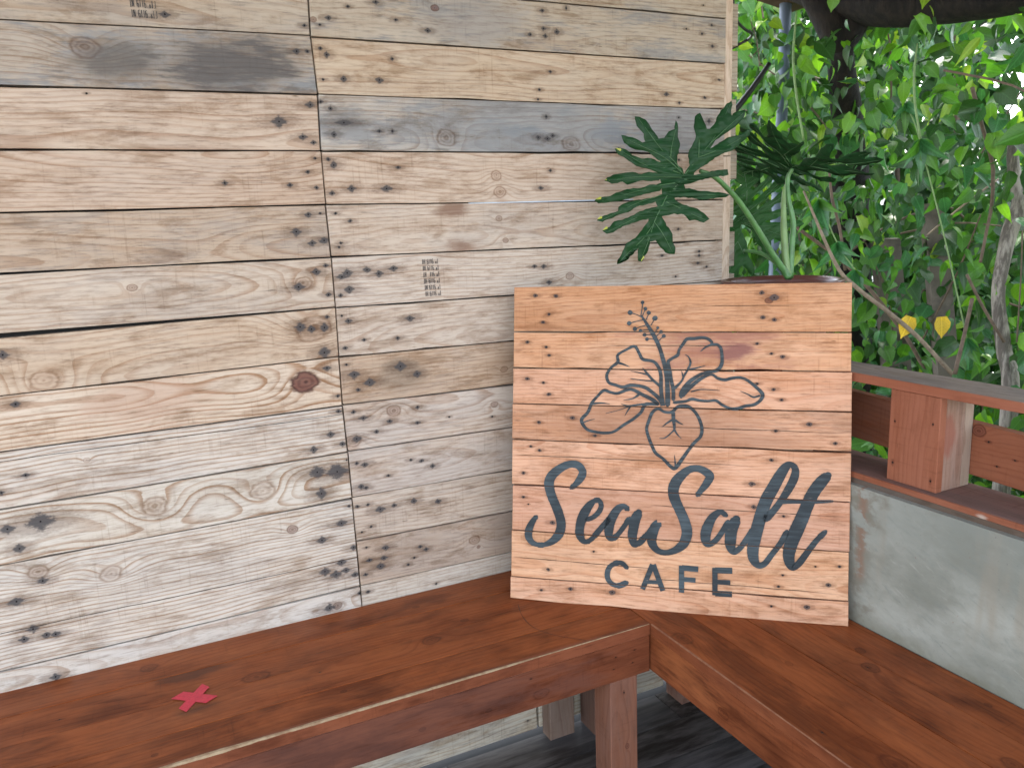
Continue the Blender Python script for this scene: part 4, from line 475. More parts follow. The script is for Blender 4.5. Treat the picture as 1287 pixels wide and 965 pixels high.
# red tape cross
tape = MT("red_tape"); tn = tape.noise(tape.coord(), 260, 3, .6); tape.set(tape.mix(tn.ramp(.35, .7), (.52, .028, .05), (.40, .02, .04)), .45, tn, .25, .0006)
cx, cy = -1.210, -.196
bm = bmesh.new()
cr_ = thing("tape_cross", "red adhesive tape cross stuck flat on the left bench seat", "tape", (cx, cy, .4505))
for k, (a, Lh, Wh) in enumerate(((math.radians(55), .038, .0095), (math.radians(-40), .035, .012))):
    bm = bmesh.new(); c, s = math.cos(a), math.sin(a); top = []
    n = 7
    U = []
    for i in range(n):
        u = -Lh + 2 * Lh * i / (n - 1); sk = .004 * (1 if i in (0, n - 1) else 0)
        zz_ = .0004 + k * .00035 + abs(mnoise.noise(Vector((i * .9, k * 5, 0)))) * .0006
        U.append([bm.verts.new((c * (u + sk * e) - s * Wh * e, s * (u + sk * e) + c * Wh * e, zz_)) for e in (-1, 1)])
    for p_, q_ in zip(U, U[1:]): bm.faces.new((p_[0], q_[0], q_[1], p_[1]))
    r_ = bmesh.ops.extrude_face_region(bm, geom=bm.faces[:]); bmesh.ops.translate(bm, verts=[v for v in r_['geom'] if isinstance(v, bmesh.types.BMVert)], vec=(0, 0, .0002))
    obj("tape_strip", bm, tape.m, cr_)

ARC = [(-.553, -.165), (-.567, -.21), (-.572, -.25), (-.5665, -.285), (-.5485, -.32), (-.522, -.35), (-.505, -.3695)]; ARC_C = (-.43, -.22)
arc = [(x, y, .4512) for x, y in ARC]
bm = bmesh.new(); pv = None
for p in catmull([a + (.0009,) for a in arc], 8):
    d = .0007 + .0005 * mnoise.noise(Vector((p[0] * 40, p[1] * 40, 1))); c0 = Vector(ARC_C).to_3d(); r_ = Vector((p[0] - c0.x, p[1] - c0.y, 0)).normalized()
    a_ = bm.verts.new(Vector((p[0], p[1], .4504)) - r_ * d - b1.location); b_ = bm.verts.new(Vector((p[0], p[1], .4504)) + r_ * d - b1.location)
    if pv: bm.faces.new((pv[0], pv[1], b_, a_))
    pv = (a_, b_)
obj("ring_stain", bm, simple("dark_ring_stain", (.05, .016, .010), .6), b1, label="dark curved ring stain on the bench seat")
b2 = thing("wooden_bench", "red-brown stained plank bench along the grey low wall, under the sign's right half", "bench", (-.18, -1.2, 0))
xs = [-.3565, -.267, -.178, -.09, -.001]
k2 = [dict(kn=[(.45, .02, .03, .6), (.9, .06, .03, .6)]), dict(kn=[(.62, .04, .012, .5), (1.1, .05, .02, .7)]), dict(kn=[(.70, .065, .022, .85), (.98, .03, .02, .8)]), dict(kn=[(.65, .01, .014, .8), (.87, .05, .008, .8), (1.02, .045, .012, .6)])]
for i in range(4):
    x0, x1 = xs[i] + .0008, xs[i + 1] - .0008
    # grain along -y: angle -90deg; local width (z) -> +x
    o = seat(b2, x0, -.002, .45 - (.0007 if i % 2 else 0), 2.6, x1 - x0, 0, 21.3 + i * 1.3, kn=k2[i]['kn'], st=rstains(2.5, .085, 3, (.002, .0035), False))
    o.matrix_local = Matrix.Translation(Vector((x0, -.002, .45 - (.0007 if i % 2 else 0))) - b2.location) @ Matrix(((0, 0, 1), (-1, 0, 0), (0, -1, 0))).to_4x4()
o = board("apron", b2, 2.2, .0805, .022, 'bench', (.185, .056, .022), 29.4, (0, 0, 0), None, contrast=.5, weather=.15, kn=[(.25, .03, .012, .4)], st=rstains(2.2, .08, 3, (.002, .003), False), bl=[((.12, .05, .10, .5), (.30, .10, .035)), ((.62, .05, .09, .45), (.30, .12, .045))])
MR = Matrix(((0, 1, 0), (-1, 0, 0), (0, 0, 1))).to_4x4()      # local x -> -y, local y(thickness) -> +x
o.matrix_local = Matrix.Translation(Vector((-.3548, -.345, .3445)) - b2.location) @ MR
o = board("edge_board", b2, 2.2, .0245, .0065, 'bench', (.18, .056, .024), 31.2, (0, 0, 0), None, contrast=.3, weather=.1, bev=.001)
o.matrix_local = Matrix.Translation(Vector((-.3567, -.352, .4253)) - b2.location) @ MR
pts = [((-.3567, -.378 - i * 2.2 / 150, .45), .35 + .3 * (i % 37 < 20)) for i in range(151)]
worn(b2, pts, wornm2, "worn_edge", 7.2, (-1, 0, 0), .0006, .0026)
leg(b2, -.314, -.078, -.262, -.01, .424, 'rail', (.14, .08, .06), 7.7)
leg(b2, -.047, -.081, -.004, -.012, .424, 'rail', (.19, .11, .085), 8.7)
leg(b2, -.350, -2.3, -.29, -2.235, .3437, 'rail', (.20, .09, .06), 9.7)

# ------------------------------------------------------------ low wall with wooden cap
lw = thing("low_wall", "grey cement half wall with a red-edged wooden cap, right of the benches", "wall", (.07, -1.2, 0))
M = MT("trowelled_cement"); x, y, z = M.xyz()
n1 = M.noise(M.comb(y * 3, z * 6, x), 1, 6, .6); n2 = M.noise(M.comb(y * 13 + z * 16, z * 70 - y * 34, 0.0), 1, 6, .7, .5); n3 = M.noise(M.comb(y * 22, z * 30, 3.0), 1, 5, .6)
n4 = M.noise(M.comb(y * 16, z * 2.4, 7.0), 1, 3, .6)
c = M.mix(n1.ramp(.35, .65), (.17, .175, .145), (.31, .315, .275)); c = M.mix(n2.ramp(.5, .72) * .55, c, (.15, .165, .15)); c = M.mix(n2.ramp(.42, .28) * .35, c, (.40, .41, .37))
c = M.mix(n4.ramp(.50, .68) * .6 * z.ramp(.0, .12), c, (.24, .21, .16))
top = (z + (n1 - .5) * .18).ramp(.12, .27); c = M.mix(top * .6, c, (.21, .225, .20))
st_ = ((y - .632).abs() * -1 + .048 + (n1 - .5) * .25 + (n3 - .5) * .08).ramp(.0, .05) * n3.ramp(.40, .62); c = M.mix(st_ * .85, c, (.15, .13, .095))
rz = ((y - .625).abs() + (n3 - .5) * .05).ramp(.004, .02, 1, 0) * (z - .08).ramp(0, .03) * n3.ramp(.45, .55); c = M.mix(rz * .7, c, (.20, .10, .06))
sp = M.noise(M.comb(y * 70, z * 70, 1.0), 1, 2, .5); c = M.mix(sp.ramp(.73, .77) * .6, c, (.2, .10, .07))
c = M.mix((z + (n3 - .5) * .07).ramp(.045, -.01) * .7, c, (.13, .125, .085))
c = M.mix(n3.ramp(.5, .66) * .3, c, (.17, .17, .14)); pin = M.noise(M.comb(y * 230, z * 230, 4.0), 1, 2, .5).ramp(.70, .75); c = M.mix(pin * .6, c, (.09, .09, .08)); cement = M.set(c, .85, n2 * .6 + n3 * .5, .35, .004)
bm = bmesh.new(); box(bm, (.0, -1.75, -.0), (.118, 1.2, .28)); 
for v in bm.verts:
    v.co.x -= .07; v.co.z += 0 
o = obj("cement_face", bm, cement, lw, (0, 0, .4495)); 
bm = bmesh.new(); box(bm, (-.0685, -1.75, .001), (.047, 1.198, .4485)); obj("wall_base", bm, simple("dark_cement", (.12, .12, .115), .9, 12, .4), lw)
FL = Matrix(((0, 0, 1), (-1, 0, 0), (0, -1, 0))).to_4x4()     # flat board running along -y, face up, width -> +x
FF = Matrix(((0, 1, 0), (-1, 0, 0), (0, 0, 1))).to_4x4()      # upright board facing -x, running along -y
def wb(name, parent, M4, loc, L, W, T, tone, seed, kind='rail', **k):
    o = board(name, parent, L, W, T, kind, tone, seed, (0, 0, 0), None, **k)
    o.matrix_parent_inverse = Matrix(); o.matrix_local = Matrix.Translation(Vector(loc) - parent.location) @ M4; return o
RED = (.28, .09, .05); GRY = (.17, .135, .12)
wb("cap_board", lw, FL, (.0145, -.005, .7515), 2.7, .120, .0115, (.20, .115, .095), 51.2, 'grey', contrast=.5, weather=.45)
wb("cap_edge", lw, FF, (.0105, -.005, .7402), 2.7, .0112, .0038, (.25, .095, .055), 52.2, 'rail', contrast=.3, bev=.0008, bl=[((.8, .0005, .014, .8), (.45, .38, .32))])
wb("cap_underboard", lw, FF, (.0122, -.005, .7285), 2.7, .0115, .105, (.115, .085, .065), 53.2, 'grey', contrast=.5, weather=.4, bev=.0008)
rl = thing("wooden_railing", "red-brown painted wooden railing standing on the grey low wall", "railing", (.08, -1.2, .7515))
wb("top_rail", rl, FL, (.0295, -.005, .945), 2.9, .096, .018, (.22, .18, .15), 61.2, 'grey', contrast=.55, weather=.5)
wb("rail_edge", rl, FF, (.0262, -.005, .9275), 2.9, .0172, .003, (.27, .10, .058), 62.2, 'rail', contrast=.35, bev=.0007)
post = bpy.data.objects.new("post", None); link(post, rl); post.location = Vector((.075, -.65, .7515)) - rl.location
UP = Matrix(((0, 1, 0), (0, 0, -1), (-1, 0, 0))).to_4x4()       # grain down, width -> -y, facing -x
UP2 = Matrix(((0, 0, 1), (0, 1, 0), (-1, 0, 0))).to_4x4()       # grain down, width -> +x, facing -y
def wpost(name, M4, loc, L, W, T, tone, seed, **k):
    o = board(name, post, L, W, T, 'rail', tone, seed, (0, 0, 0), None, **k)
    o.matrix_parent_inverse = Matrix(); o.matrix_local = Matrix.Translation(Vector(loc) - Vector((.075, -.65, .7515))) @ M4; return o
wpost("front_board", UP, (.0295, -.6, .9265), .175, .103, .016, (.27, .105, .062), 71.2, contrast=.35, st=[(.14, .012, .004, 1), (.155, .092, .004, 1), (.06, .012, .003, 1), (.05, .09, .003, 1)])
wpost("side_board", UP2, (.046, -.7025, .9265), .175, .052, .026, (.30, .20, .155), 73.2, contrast=.5, weather=.35, bl=[((.07, .01, .04, .8), (.24, .09, .06))])
wpost("back_block", UP2, (.0985, -.7018, .9265), .175, .024, .1, (.30, .23, .18), 74.2, contrast=.5, weather=.2)
mb = wb("middle_board", rl, FF, (.124, -.06, .893), 2.7, .098, .02, (.23, .085, .046), 63.2, 'rail', contrast=.4, weather=.2, st=[(.60, .04, .003, 1.3), (.67, .07, .004, 1.2), (.72, .05, .003, 1.4), (.69, .03, .003, 1.3)], kn=[(.65, .085, .012, .7)])
mb.matrix_local = Matrix.Translation(Vector((.124, -.06, .80)) - rl.location) @ Matrix.Rotation(.0, 4, 'X') @ FF @ Matrix.Rotation(math.radians(2.6), 4, 'Y')

# ------------------------------------------------------------ cafe sign
sign = thing("cafe_sign", "square orange-brown plank sign with a painted hibiscus, reading SeaSalt CAFE, leaning in the bench corner", "sign", SIGN_O)
SM = Matrix.Rotation(SIGN_YAW, 4, 'Z') @ Matrix.Rotation(-SIGN_LEAN, 4, 'X')
sign.matrix_world = Matrix.Translation(SIGN_O) @ SM
TOPL, TOPR = SIGN_CORN[0], SIGN_CORN[1]
def edge(zv):      # left and right outline of the sign at height zv
    k = zv / .68; return TOPL[0] * k, SIGN_W + (TOPR[0] - SIGN_W) * k
stn = [(186, 138, 97), (206, 160, 122), (208, 160, 128), (200, 152, 118), (212, 166, 134), (208, 160, 132), (216, 172, 134), (212, 168, 136)]
zl = [a for a, b in SIGN_ROWS]; zr = [b for a, b in SIGN_ROWS]; zl[-1] = zr[-1] = 0
GAPS = []
for i in range(8):
    tl, bl_, tr, br = zl[i], zl[i + 1], zr[i], zr[i + 1]; g = .0009
    a = (0 if i == 0 else g); b = (0 if i == 7 else g)
    xl0, xr0 = edge(bl_); xl1, xr1 = edge(tl); j = [random.uniform(-.0015, .0015) for _ in range(2)]
    q = [(xl0 + j[0], bl_ + b), (xr0 + j[1], br + b), (xr1 + j[1], tr - a), (xl1 + j[0], tl - a)]
    if i < 7: GAPS.append((bl_, br))
    st = [(u, v, max(s, .0028) * 1.05, 1.35) for u, v, s in SIGN_ST if bl_ + (br - bl_) * u / SIGN_W <= v < tl + (tr - tl) * u / SIGN_W][:16]
    if st is None: st = []
    kw = {}
    if i == 1: kw = dict(bl=[((.40, 0.5919, .17, .8), (.22, .085, .065)), ((.468, 0.5406, .042, .95), (.20, .085, .07))], cr=[(0.5539, 0, .2, .5)])
    if i == 3: kw = dict(bl=[((.3, 0.3900, .25, .5), (.22, .11, .07))], cr=[(0.3900, -.01, .3, .68)])
    if i == 4: kw = dict(cr=[(.318, -.01, 0, .5)])
    if i == 5: kw = dict(cr=[(.225, -.01, .3, .68)], bl=[((.3, .2, .3, .25), (.2, .1, .06))])
    if i == 6: kw = dict(cr=[(.092, -.01, 0, .35), (.07, -.01, .3, .68)])
    if i == 0: kw = dict(cr=[(0.6339, 0, .4, .62)], kn=[(.53, 0.6439, .007, .8)])
    o = board("plank", sign, 0, 0, .022, 'sign', tuple((v * .6 + m_ * .4) * f for v, m_, f in zip(lin(stn[i]), (.62, .35, .205), (.87, .88, .93))), 100 + i * 2.7, (0, random.uniform(-.0006, .0006), 0), None, contrast=.5, weather=.12 if i != 3 else .25, st=st, quad=q, bev=.001, pith=(tl + bl_) / 2 + random.uniform(-.05, .05), **kw)
bm = bmesh.new()
for xx in (.05, .30, .56): box(bm, (xx, .0225, .02), (xx + .06, .036, .655))
obj("back_batten", bm, simple("pale_batten", (.3, .2, .13), .8), sign)
# painted strokes: a ribbon with varying width, cut where the boards meet
PM = MT("blue_grey_paint"); px, py, pz = PM.xyz(); pn = PM.noise(PM.comb(px * 14, pz * 160, 0.0), 1, 4, .6); pn2 = PM.noise(PM.coord(), 9, 3, .5); pn3 = PM.noise(PM.comb(px * 40, pz * 420, 2.0), 1, 3, .6)
pc = PM.mix((pn * .5 + pn2 * .5).ramp(.42, .66), (.020, .026, .030), (.056, .074, .083)); pc = PM.mix(pn3.ramp(.68, .74) * .55, pc, (.40, .27, .19))
paint = PM.set(pc, .55, pn, .3, .0005, .2)
PM2 = MT("dark_grey_paint"); px, py, pz = PM2.xyz(); pn = PM2.noise(PM2.comb(px * 14, pz * 200, 0.0), 1, 4, .6); pn3 = PM2.noise(PM2.comb(px * 30, pz * 420, 2.0), 1, 3, .6)
pc = PM2.mix(pn.ramp(.4, .65), (.018, .023, .026), (.05, .066, .073)); pc = PM2.mix(pn3.ramp(.66, .74) * .5, pc, (.36, .23, .15))
paint2 = PM2.set(pc, .5, pn, .3, .0005, .2)
def cut_gaps(bm):
    for (a, b) in GAPS:
        n = Vector((-(b - a) / SIGN_W, 0, 1)).normalized()
        for s in (-.00075, .00075):
            bmesh.ops.bisect_plane(bm, geom=bm.verts[:] + bm.edges[:] + bm.faces[:], plane_co=(0, 0, a + s), plane_no=n, dist=1e-6)
        dead = [f for f in bm.faces if abs((f.calc_center_median() - Vector((0, 0, a))).dot(n)) < .0007]
        bmesh.ops.delete(bm, geom=dead, context='FACES')
def ribbon(bm, st, yo, cap=True):
    if len(st) > 3: P = catmull(st, 7)
    else: P = [np.array(p) for p in st] if len(st) == 2 else catmull(st, 5)
    L = []; R = []
    straight = len(st) == 2
    for i, p in enumerate(P):
        a = P[max(i - 1, 0)]; b = P[min(i + 1, len(P) - 1)]; d = (b - a)[:2]; d = d / (np.hypot(*d) + 1e-9); n = np.array([-d[1], d[0]])
        w = max(p[2] * (1.32 if p[2] < .0095 else 1.04), .0012) / 2; w *= 1 + .05 * mnoise.noise(Vector((p[0] * 300, p[1] * 300, 0)))
        if cap and not straight and i in (0, len(P) - 1): w *= .8
        L.append(p[:2] + n * w); R.append(p[:2] - n * w)
    vl = [bm.verts.new((q[0], yo, q[1])) for q in L]; vr = [bm.verts.new((q[0], yo, q[1])) for q in R]
    for i in range(len(P) - 1):
        try: bm.faces.new((vl[i], vl[i + 1], vr[i + 1], vr[i]))
        except ValueError: pass
    if cap and not straight:
        for i, sgn in ((0, -1), (len(P) - 1, 1)):
            a = P[0] if i == 0 else P[-1]; b = P[1] if i == 0 else P[-2]
            d = (a - b)[:2]; d = d / (np.hypot(*d) + 1e-9); n = np.array([-d[1], d[0]]); w = a[2] / 2 * .8
            fan = [bm.verts.new((a[0] + (n[0] * math.cos(t) + d[0] * math.sin(t)) * w, yo, a[1] + (n[1] * math.cos(t) + d[1] * math.sin(t)) * w)) for t in np.linspace(0, math.pi, 7)]
            bm.faces.new(fan)
def disc(bm, x, z, r, yo):
    bm.faces.new([bm.verts.new((x + r * math.cos(t) * random.uniform(.92, 1.08), yo, z + r * math.sin(t) * random.uniform(.92, 1.08))) for t in np.linspace(0, 2 * math.pi, 13)[:-1]])
for nm, sts in LETTERS.items():
    bm = bmesh.new()
    for k, s in enumerate(sts): ribbon(bm, s, -.0013 - .00008 * k)
    cut_gaps(bm)
    for f in bm.faces:
        if f.normal.y > 0: f.normal_flip()
    o = obj("letter", bm, paint, sign); o["label"] = "painted letter %s" % nm[0]
bm = bmesh.new()
for k, s in enumerate(FLOWER):
    if len(s) == 2 and abs(s[0][2] - s[1][2]) < 1e-4 and abs(s[0][0] - s[1][0]) < .001 and abs(s[0][1] - s[1][1]) < .0006: disc(bm, s[0][0], s[0][1], s[0][2] / 2, -.0014)
    else: ribbon(bm, s, -.0013 - .000006 * k)
cut_gaps(bm); o = obj("hibiscus_drawing", bm, paint2, sign, label="dark grey painted outline of a hibiscus flower")

# ------------------------------------------------------------ leaf materials
def leafmat(name, c, tr, rough=.38, var=.3, trans=.35, spec=.42, veins=False):
    M = MT(name); v = M.coord(); n = M.noise(v, 22, 3, .6); n2 = M.noise(v, 140, 2, .6)
    col = M.mix(n.ramp(.35, .7), c, tuple(a * (1 - var) for a in c)); col = M.mix(n2.ramp(.55, .75) * .25, col, tuple(min(1, a * 1.6) for a in c))
    hgt = n2
    if veins:
        u_, v_, w_ = M.xyz(M.coord("UV")); ua = u_.abs(); mid = ua.ramp(.010, .035, 1, 0); side = (v_ * 7.0 - ua * 7.5).fract(); side = (side - .5).abs().ramp(.02, .09, 1, 0) * .6
        vm = mid.max(side); col = M.mix(vm * .5, col, tuple(min(1, a * 1.9 + .02) for a in c)); hgt = n2 * .3 - vm
    M.set(col, rough, hgt, .35 if veins else .2, .001, spec)
    t = M.N.new("ShaderNodeBsdfTranslucent"); t.inputs[0].default_value = (*tr, 1)
    mx = M.N.new("ShaderNodeMixShader"); mx.inputs[0].default_value = trans
    M.L.new(M.b.outputs[0], mx.inputs[1]); M.L.new(t.outputs[0], mx.inputs[2]); M.L.new(mx.outputs[0], M.N["Material Output"].inputs[0])
    return M.m
LM = [leafmat("vine_leaf_mid", (.048, .150, .016), (.10, .32, .015), trans=.3, veins=True), leafmat("vine_leaf_dark", (.018, .064, .013), (.04, .13, .01), trans=.25, veins=True), leafmat("vine_leaf_bright", (.085, .22, .016), (.22, .52, .02), trans=.38, veins=True),
      leafmat("vine_leaf_bluish", (.036, .140, .042), (.05, .20, .03), .3, trans=.25, veins=True), leafmat("vine_leaf_yellow_green", (.16, .28, .02), (.36, .58, .03), veins=True)]
YEL = leafmat("yellow_leaf", (.50, .36, .04), (.55, .38, .03), .5, veins=True)
PHIL = leafmat("philodendron_leaf", (.013, .052, .016), (.03, .10, .02), .45, .2, .10, .2); PHV = simple("philodendron_vein", (.06, .14, .05), .4); PETI = simple("petiole_green", (.085, .21, .06), .38, 40, .35)
TIP = simple("leaf_tip_yellow", (.30, .32, .04), .5)
BARK = MT("grey_bark"); bx, by, bz = BARK.xyz(); bn = BARK.noise(BARK.comb(bx * 60, by * 60, bz * 9), 1, 5, .65); BARKM = BARK.set(BARK.mix(bn.ramp(.4, .62), (.10, .085, .07), (.30, .27, .23)), .85, bn, .8, .006)
BARK = MT("dark_bark"); bx, by, bz = BARK.xyz(); bn = BARK.noise(BARK.comb(bx * 40, by * 40, bz * 14), 1, 5, .65); DBARK = BARK.set(BARK.mix(bn.ramp(.4, .65), (.006, .005, .005), (.018, .014, .011)), .95, bn, .8, .01)
TWIG = simple("brown_twig", (.13, .09, .06), .8, 60, .4); GTWIG = simple("green_twig", (.16, .26, .09), .6, 60, .3); PTWIG = simple("pale_twig", (.26, .20, .14), .8, 60, .4)

# ------------------------------------------------------------ potted philodendron
pc_ = Vector((.219, -.122, 0)); PR = .1438; PZ = 1.098
plant = thing("potted_plant", "split-leaf philodendron in a brown pot behind the sign's top edge", "potted plant", (pc_.x, pc_.y, .80))
bm = bmesh.new(); lathe(bm, [(.0, .0), (.082, .0), (.086, .01), (.1, .15), (.128, .262), (.134, .264), (.138, .285), (PR, .290), (PR, .298), (.135, .298), (.131, .285), (.128, .27), (.10, .262)], n=56)
POTM = simple("brown_plastic_pot", (.115, .042, .032), .28, 14, .25); pot = obj("pot", bm, POTM, plant, smooth=True)
bm = bmesh.new(); lathe(bm, [(.0, .266), (.06, .268), (.126, .262), (.129, .255)], n=32); obj("soil", bm, simple("potting_soil", (.03, .022, .016), .95, 60, .5, bump=.6), pot, smooth=True)
def flat_leaf(outline, veins, bend, name="leaf", sub=2):
    bm = bmesh.new(); pts = [Vector((x, 0, z)) for x, z in outline]; vs = [bm.verts.new(p) for p in pts]
    for t in tessellate_polygon([pts]):
        try: bm.faces.new([vs[i] for i in t])
        except ValueError: pass
    bmesh.ops.triangulate(bm, faces=bm.faces[:])
    for _ in range(sub):
        es = [e for e in bm.edges if e.calc_length() > .016]
        if es: bmesh.ops.subdivide_edges(bm, edges=es, cuts=1); bmesh.ops.triangulate(bm, faces=bm.faces[:])
    for v in bm.verts: v.co.y = bend(v.co.x, v.co.z)
    r = bmesh.ops.solidify(bm, geom=bm.faces[:], thickness=.0005)
    vb = bmesh.new()
    for k, vn in enumerate(veins):
        pp = []
        for i, (x, z) in enumerate(vn):
            w = (.0016 if k == 0 else .0010) * (1 - .7 * i / (len(vn) - 1)); pp.append((x, bend(x, z) - .0006, z, w * .9))
        tube(vb, pp, 5, 3, flat=1)
    return bm, vb
def bendA(x, z):
    d = math.hypot(x, z); a = math.atan2(z, x)
    return .0035 * math.sin(a * 9 + d * 70) + .25 * d * d - .005 * abs(math.sin(a * 4.5)) * min(1, d / .05) + .004 * mnoise.noise(Vector((x * 60, z * 60, 0)))
def ruffle(P, off, amp):
    P = [Vector(p) for p in P]; Q = []
    n = len(P)
    for i in range(n):
        a, b = P[i], P[(i + 1) % n]; m = max(1, int((b - a).length / .006)); e = (b - a).normalized(); nn = Vector((e.y, -e.x))
        for k in range(m):
            q = a.lerp(b, k / m); d0 = off + (amp * mnoise.noise(Vector((q.x * 130, q.y * 130, 2))) if k or m == 1 else 0)
            Q.append(q + nn * d0)
    return [tuple(q) for q in Q]
ar = sum(LEAF_OUT[i][0] * LEAF_OUT[(i + 1) % len(LEAF_OUT)][1] - LEAF_OUT[(i + 1) % len(LEAF_OUT)][0] * LEAF_OUT[i][1] for i in range(len(LEAF_OUT)))
for off_ in (.0030, .0026, .0022, .0019, .0015, .001, 0):      # widest outline that still fills cleanly
    P_ = ruffle(LEAF_OUT, off_ * (1 if ar > 0 else -1), .0022); n_ = len(P_)
    pa = abs(sum(P_[i][0] * P_[(i + 1) % n_][1] - P_[(i + 1) % n_][0] * P_[i][1] for i in range(n_))) / 2; ta = 0
    for t_ in tessellate_polygon([[Vector((x, 0, z)) for x, z in P_]]):
        a_, b_, c_ = [P_[i] for i in t_]; ta += abs((b_[0] - a_[0]) * (c_[1] - a_[1]) - (c_[0] - a_[0]) * (b_[1] - a_[1])) / 2
    if abs(ta / pa - 1) < .03: break
bml, bmv = flat_leaf(P_, LEAF_VEIN, bendA)
lf = obj("leaf", bml, PHIL, plant, smooth=True, label="large dark lobed leaf hanging in front of the plank wall"); vn = obj("vein", bmv, PHV, lf, smooth=True)
N = Vector(LEAF_N); ux = Vector((0, 0, 1)).cross(N).normalized(); uz = N.cross(ux)
LMX = Matrix(((ux.x, -N.x, uz.x), (ux.y, -N.y, uz.y), (ux.z, -N.z, uz.z))).to_4x4()
lf.matrix_parent_inverse = Matrix(); lf.matrix_local = Matrix.Translation(Vector(LEAF_O) - plant.location) @ LMX
bm = bmesh.new()
for (tx, tz) in [LEAF_OUT[k] for k in LEAF_TIPS]:
    r = .0048; t = math.atan2(tz, tx); dx, dz = math.cos(t), math.sin(t)
    q = [(tx + dx * .0005, tz + dz * .0005), (tx - dx * .011 - dz * .0030, tz - dz * .011 + dx * .0030), (tx - dx * .013, tz - dz * .013), (tx - dx * .011 + dz * .0030, tz - dz * .011 - dx * .0030)]
    bm = bmesh.new(); bm.faces.new([bm.verts.new((a, bendA(a, b) - .0009, b)) for a, b in q])
    obj("leaf_tip", bm, TIP, lf, label="yellowing tip of a leaf lobe")

def copyleaf(loc, rot, sc):
    a = lf.copy(); COL.objects.link(a); a.parent = plant; a["label"] = "smaller dark lobed leaf further back"
    b = vn.copy(); COL.objects.link(b); b.parent = a
    a.matrix_parent_inverse = Matrix(); a.matrix_local = Matrix.Translation(Vector(loc) - plant.location) @ Matrix.Rotation(rot[2], 4, 'Z') @ Matrix.Rotation(rot[1], 4, 'Y') @ Matrix.Rotation(rot[0], 4, 'X') @ Matrix.Scale(sc, 4)
    return a
R_ = math.radians
copyleaf((.285, -.075, 1.372), (R_(66), R_(25), R_(-35)), 1.05)
c3_ = copyleaf((.25, .06, 1.235), (R_(10), R_(150), R_(-25)), 1.0); c3_.data = c3_.data.copy(); c3_.data.materials[0] = leafmat('philodendron_leaf_light', (.03, .10, .025), (.05, .18, .02), .45, .2, .2, .2)
for k in ('petiole1', 'petiole2', 'petiole3', 'petiole4', 'sheath'):
    bm = bmesh.new(); tube(bm, TR[k], 10, 6); o = obj("petiole", bm, PETI if k != 'sheath' else simple("pale_sheath", (.16, .26, .09), .45, 30, .2), plant, smooth=True)
    o.matrix_parent_inverse = Matrix(); o.location = -plant.location
# stand outside the low wall that carries the pot
stand = thing("plant_stand", "dark wooden stand outside the low wall, carrying the potted plant", "plant stand", (pc_.x + .0, pc_.y, 0))
SW = simple("dark_stand_wood", (.07, .045, .03), .7, 20, .4); bm = bmesh.new(); box(bm, (-.083, -.1, .772), (.12, .1, .799), .003); obj("top", bm, SW, stand)
for sx_ in (-.07, .105):
    for sy_ in (-.085, .085):
        bm = bmesh.new(); box(bm, (sx_ - .012, sy_ - .012, 0), (sx_ + .012, sy_ + .012, .7715), .002); obj("leg", bm, SW, stand)

# ------------------------------------------------------------ floor, ground
M = MT("wood_look_tile"); x, y, z = M.xyz(); sd_ = X(M.t, M.attr("seed").outputs["Fac"])
fn = M.noise(M.comb(x * 5 + sd_ * 3.3, y * 40, sd_), 1, 5, .65); fn2 = M.noise(M.comb(x * 2 + sd_ * 2, y * 5, sd_), 1, 3, .5); tv = X(M.t, M.attr("tone").outputs["Fac"])
c = M.mix(fn.ramp(.35, .7), (.024, .019, .016), (.10, .088, .08)); c = M.mix(fn2.ramp(.45, .7) * .5, c, (.12, .12, .125)); c = M.mix(tv, c, M.mix(1.0, c, (2.2, 2.2, 2.3), 'MULTIPLY'))
TILE = M.set(c, .5, fn, .2, .001, .2)
fl = bpy.data.objects.new("patio_floor", None); link(fl); fl["kind"] = "structure"
bm = bmesh.new(); box(bm, (-4.2, -3.6, -.10), (.16, .12, -.0045)); obj("grout", bm, simple("dark_grout", (.05, .05, .05), .9), fl)
k = 0; W_ = .118; yy = -.004
bmt = bmesh.new(); box(bmt, (0, 0, -.008), (.597, W_ - .003, 0), .0008); met = bpy.data.meshes.new("tile"); bmt.to_mesh(met); bmt.free(); met.materials.append(TILE)
row = 0
while yy > -3.5:
    y0 = yy - W_; xo = .10 + .6 - (.18 + row * .23) % .6
    xx = xo
    cut = (xx - .10) / .6
    while xx > -4.1:
        o = bpy.data.objects.new("tile", met); link(o, fl, (xx - .6, y0, 0)); o["seed"] = k * 1.31; o["tone"] = [random.random() ** 2 * .8] * 3; k += 1
        if xx > .10: o.scale.x = 1 - cut
        xx -= .6
    yy -= W_; row += 1
    if k > 260: break
M = MT("garden_ground"); v = M.coord(); gn = M.noise(v, 1.3, 6, .6); gn2 = M.noise(v, 30, 4, .6)
GR = M.set(M.mix(gn2.ramp(.4, .7), M.mix(gn.ramp(.4, .6), (.16, .13, .095), (.25, .22, .175)), (.10, .09, .06)), .95, gn2, .4, .01)
bm = bmesh.new(); S_ = 150
bm.faces.new([bm.verts.new(p) for p in ((-S_, -S_, -.11), (S_, -S_, -.11), (S_, S_, -.11), (-S_, S_, -.11))]); obj("ground", bm, GR, kind="structure")
M = MT("pale_paving"); v = M.coord(); gn = M.noise(v, 2.0, 6, .6); PV = M.set(M.mix(gn.ramp(.3, .7), (.50, .48, .45), (.62, .60, .57)), .85)
bm = bmesh.new(); box(bm, (2.6, -6, -.2), (9, 3.2, -.085)); obj("paved_path", bm, PV, kind="structure")
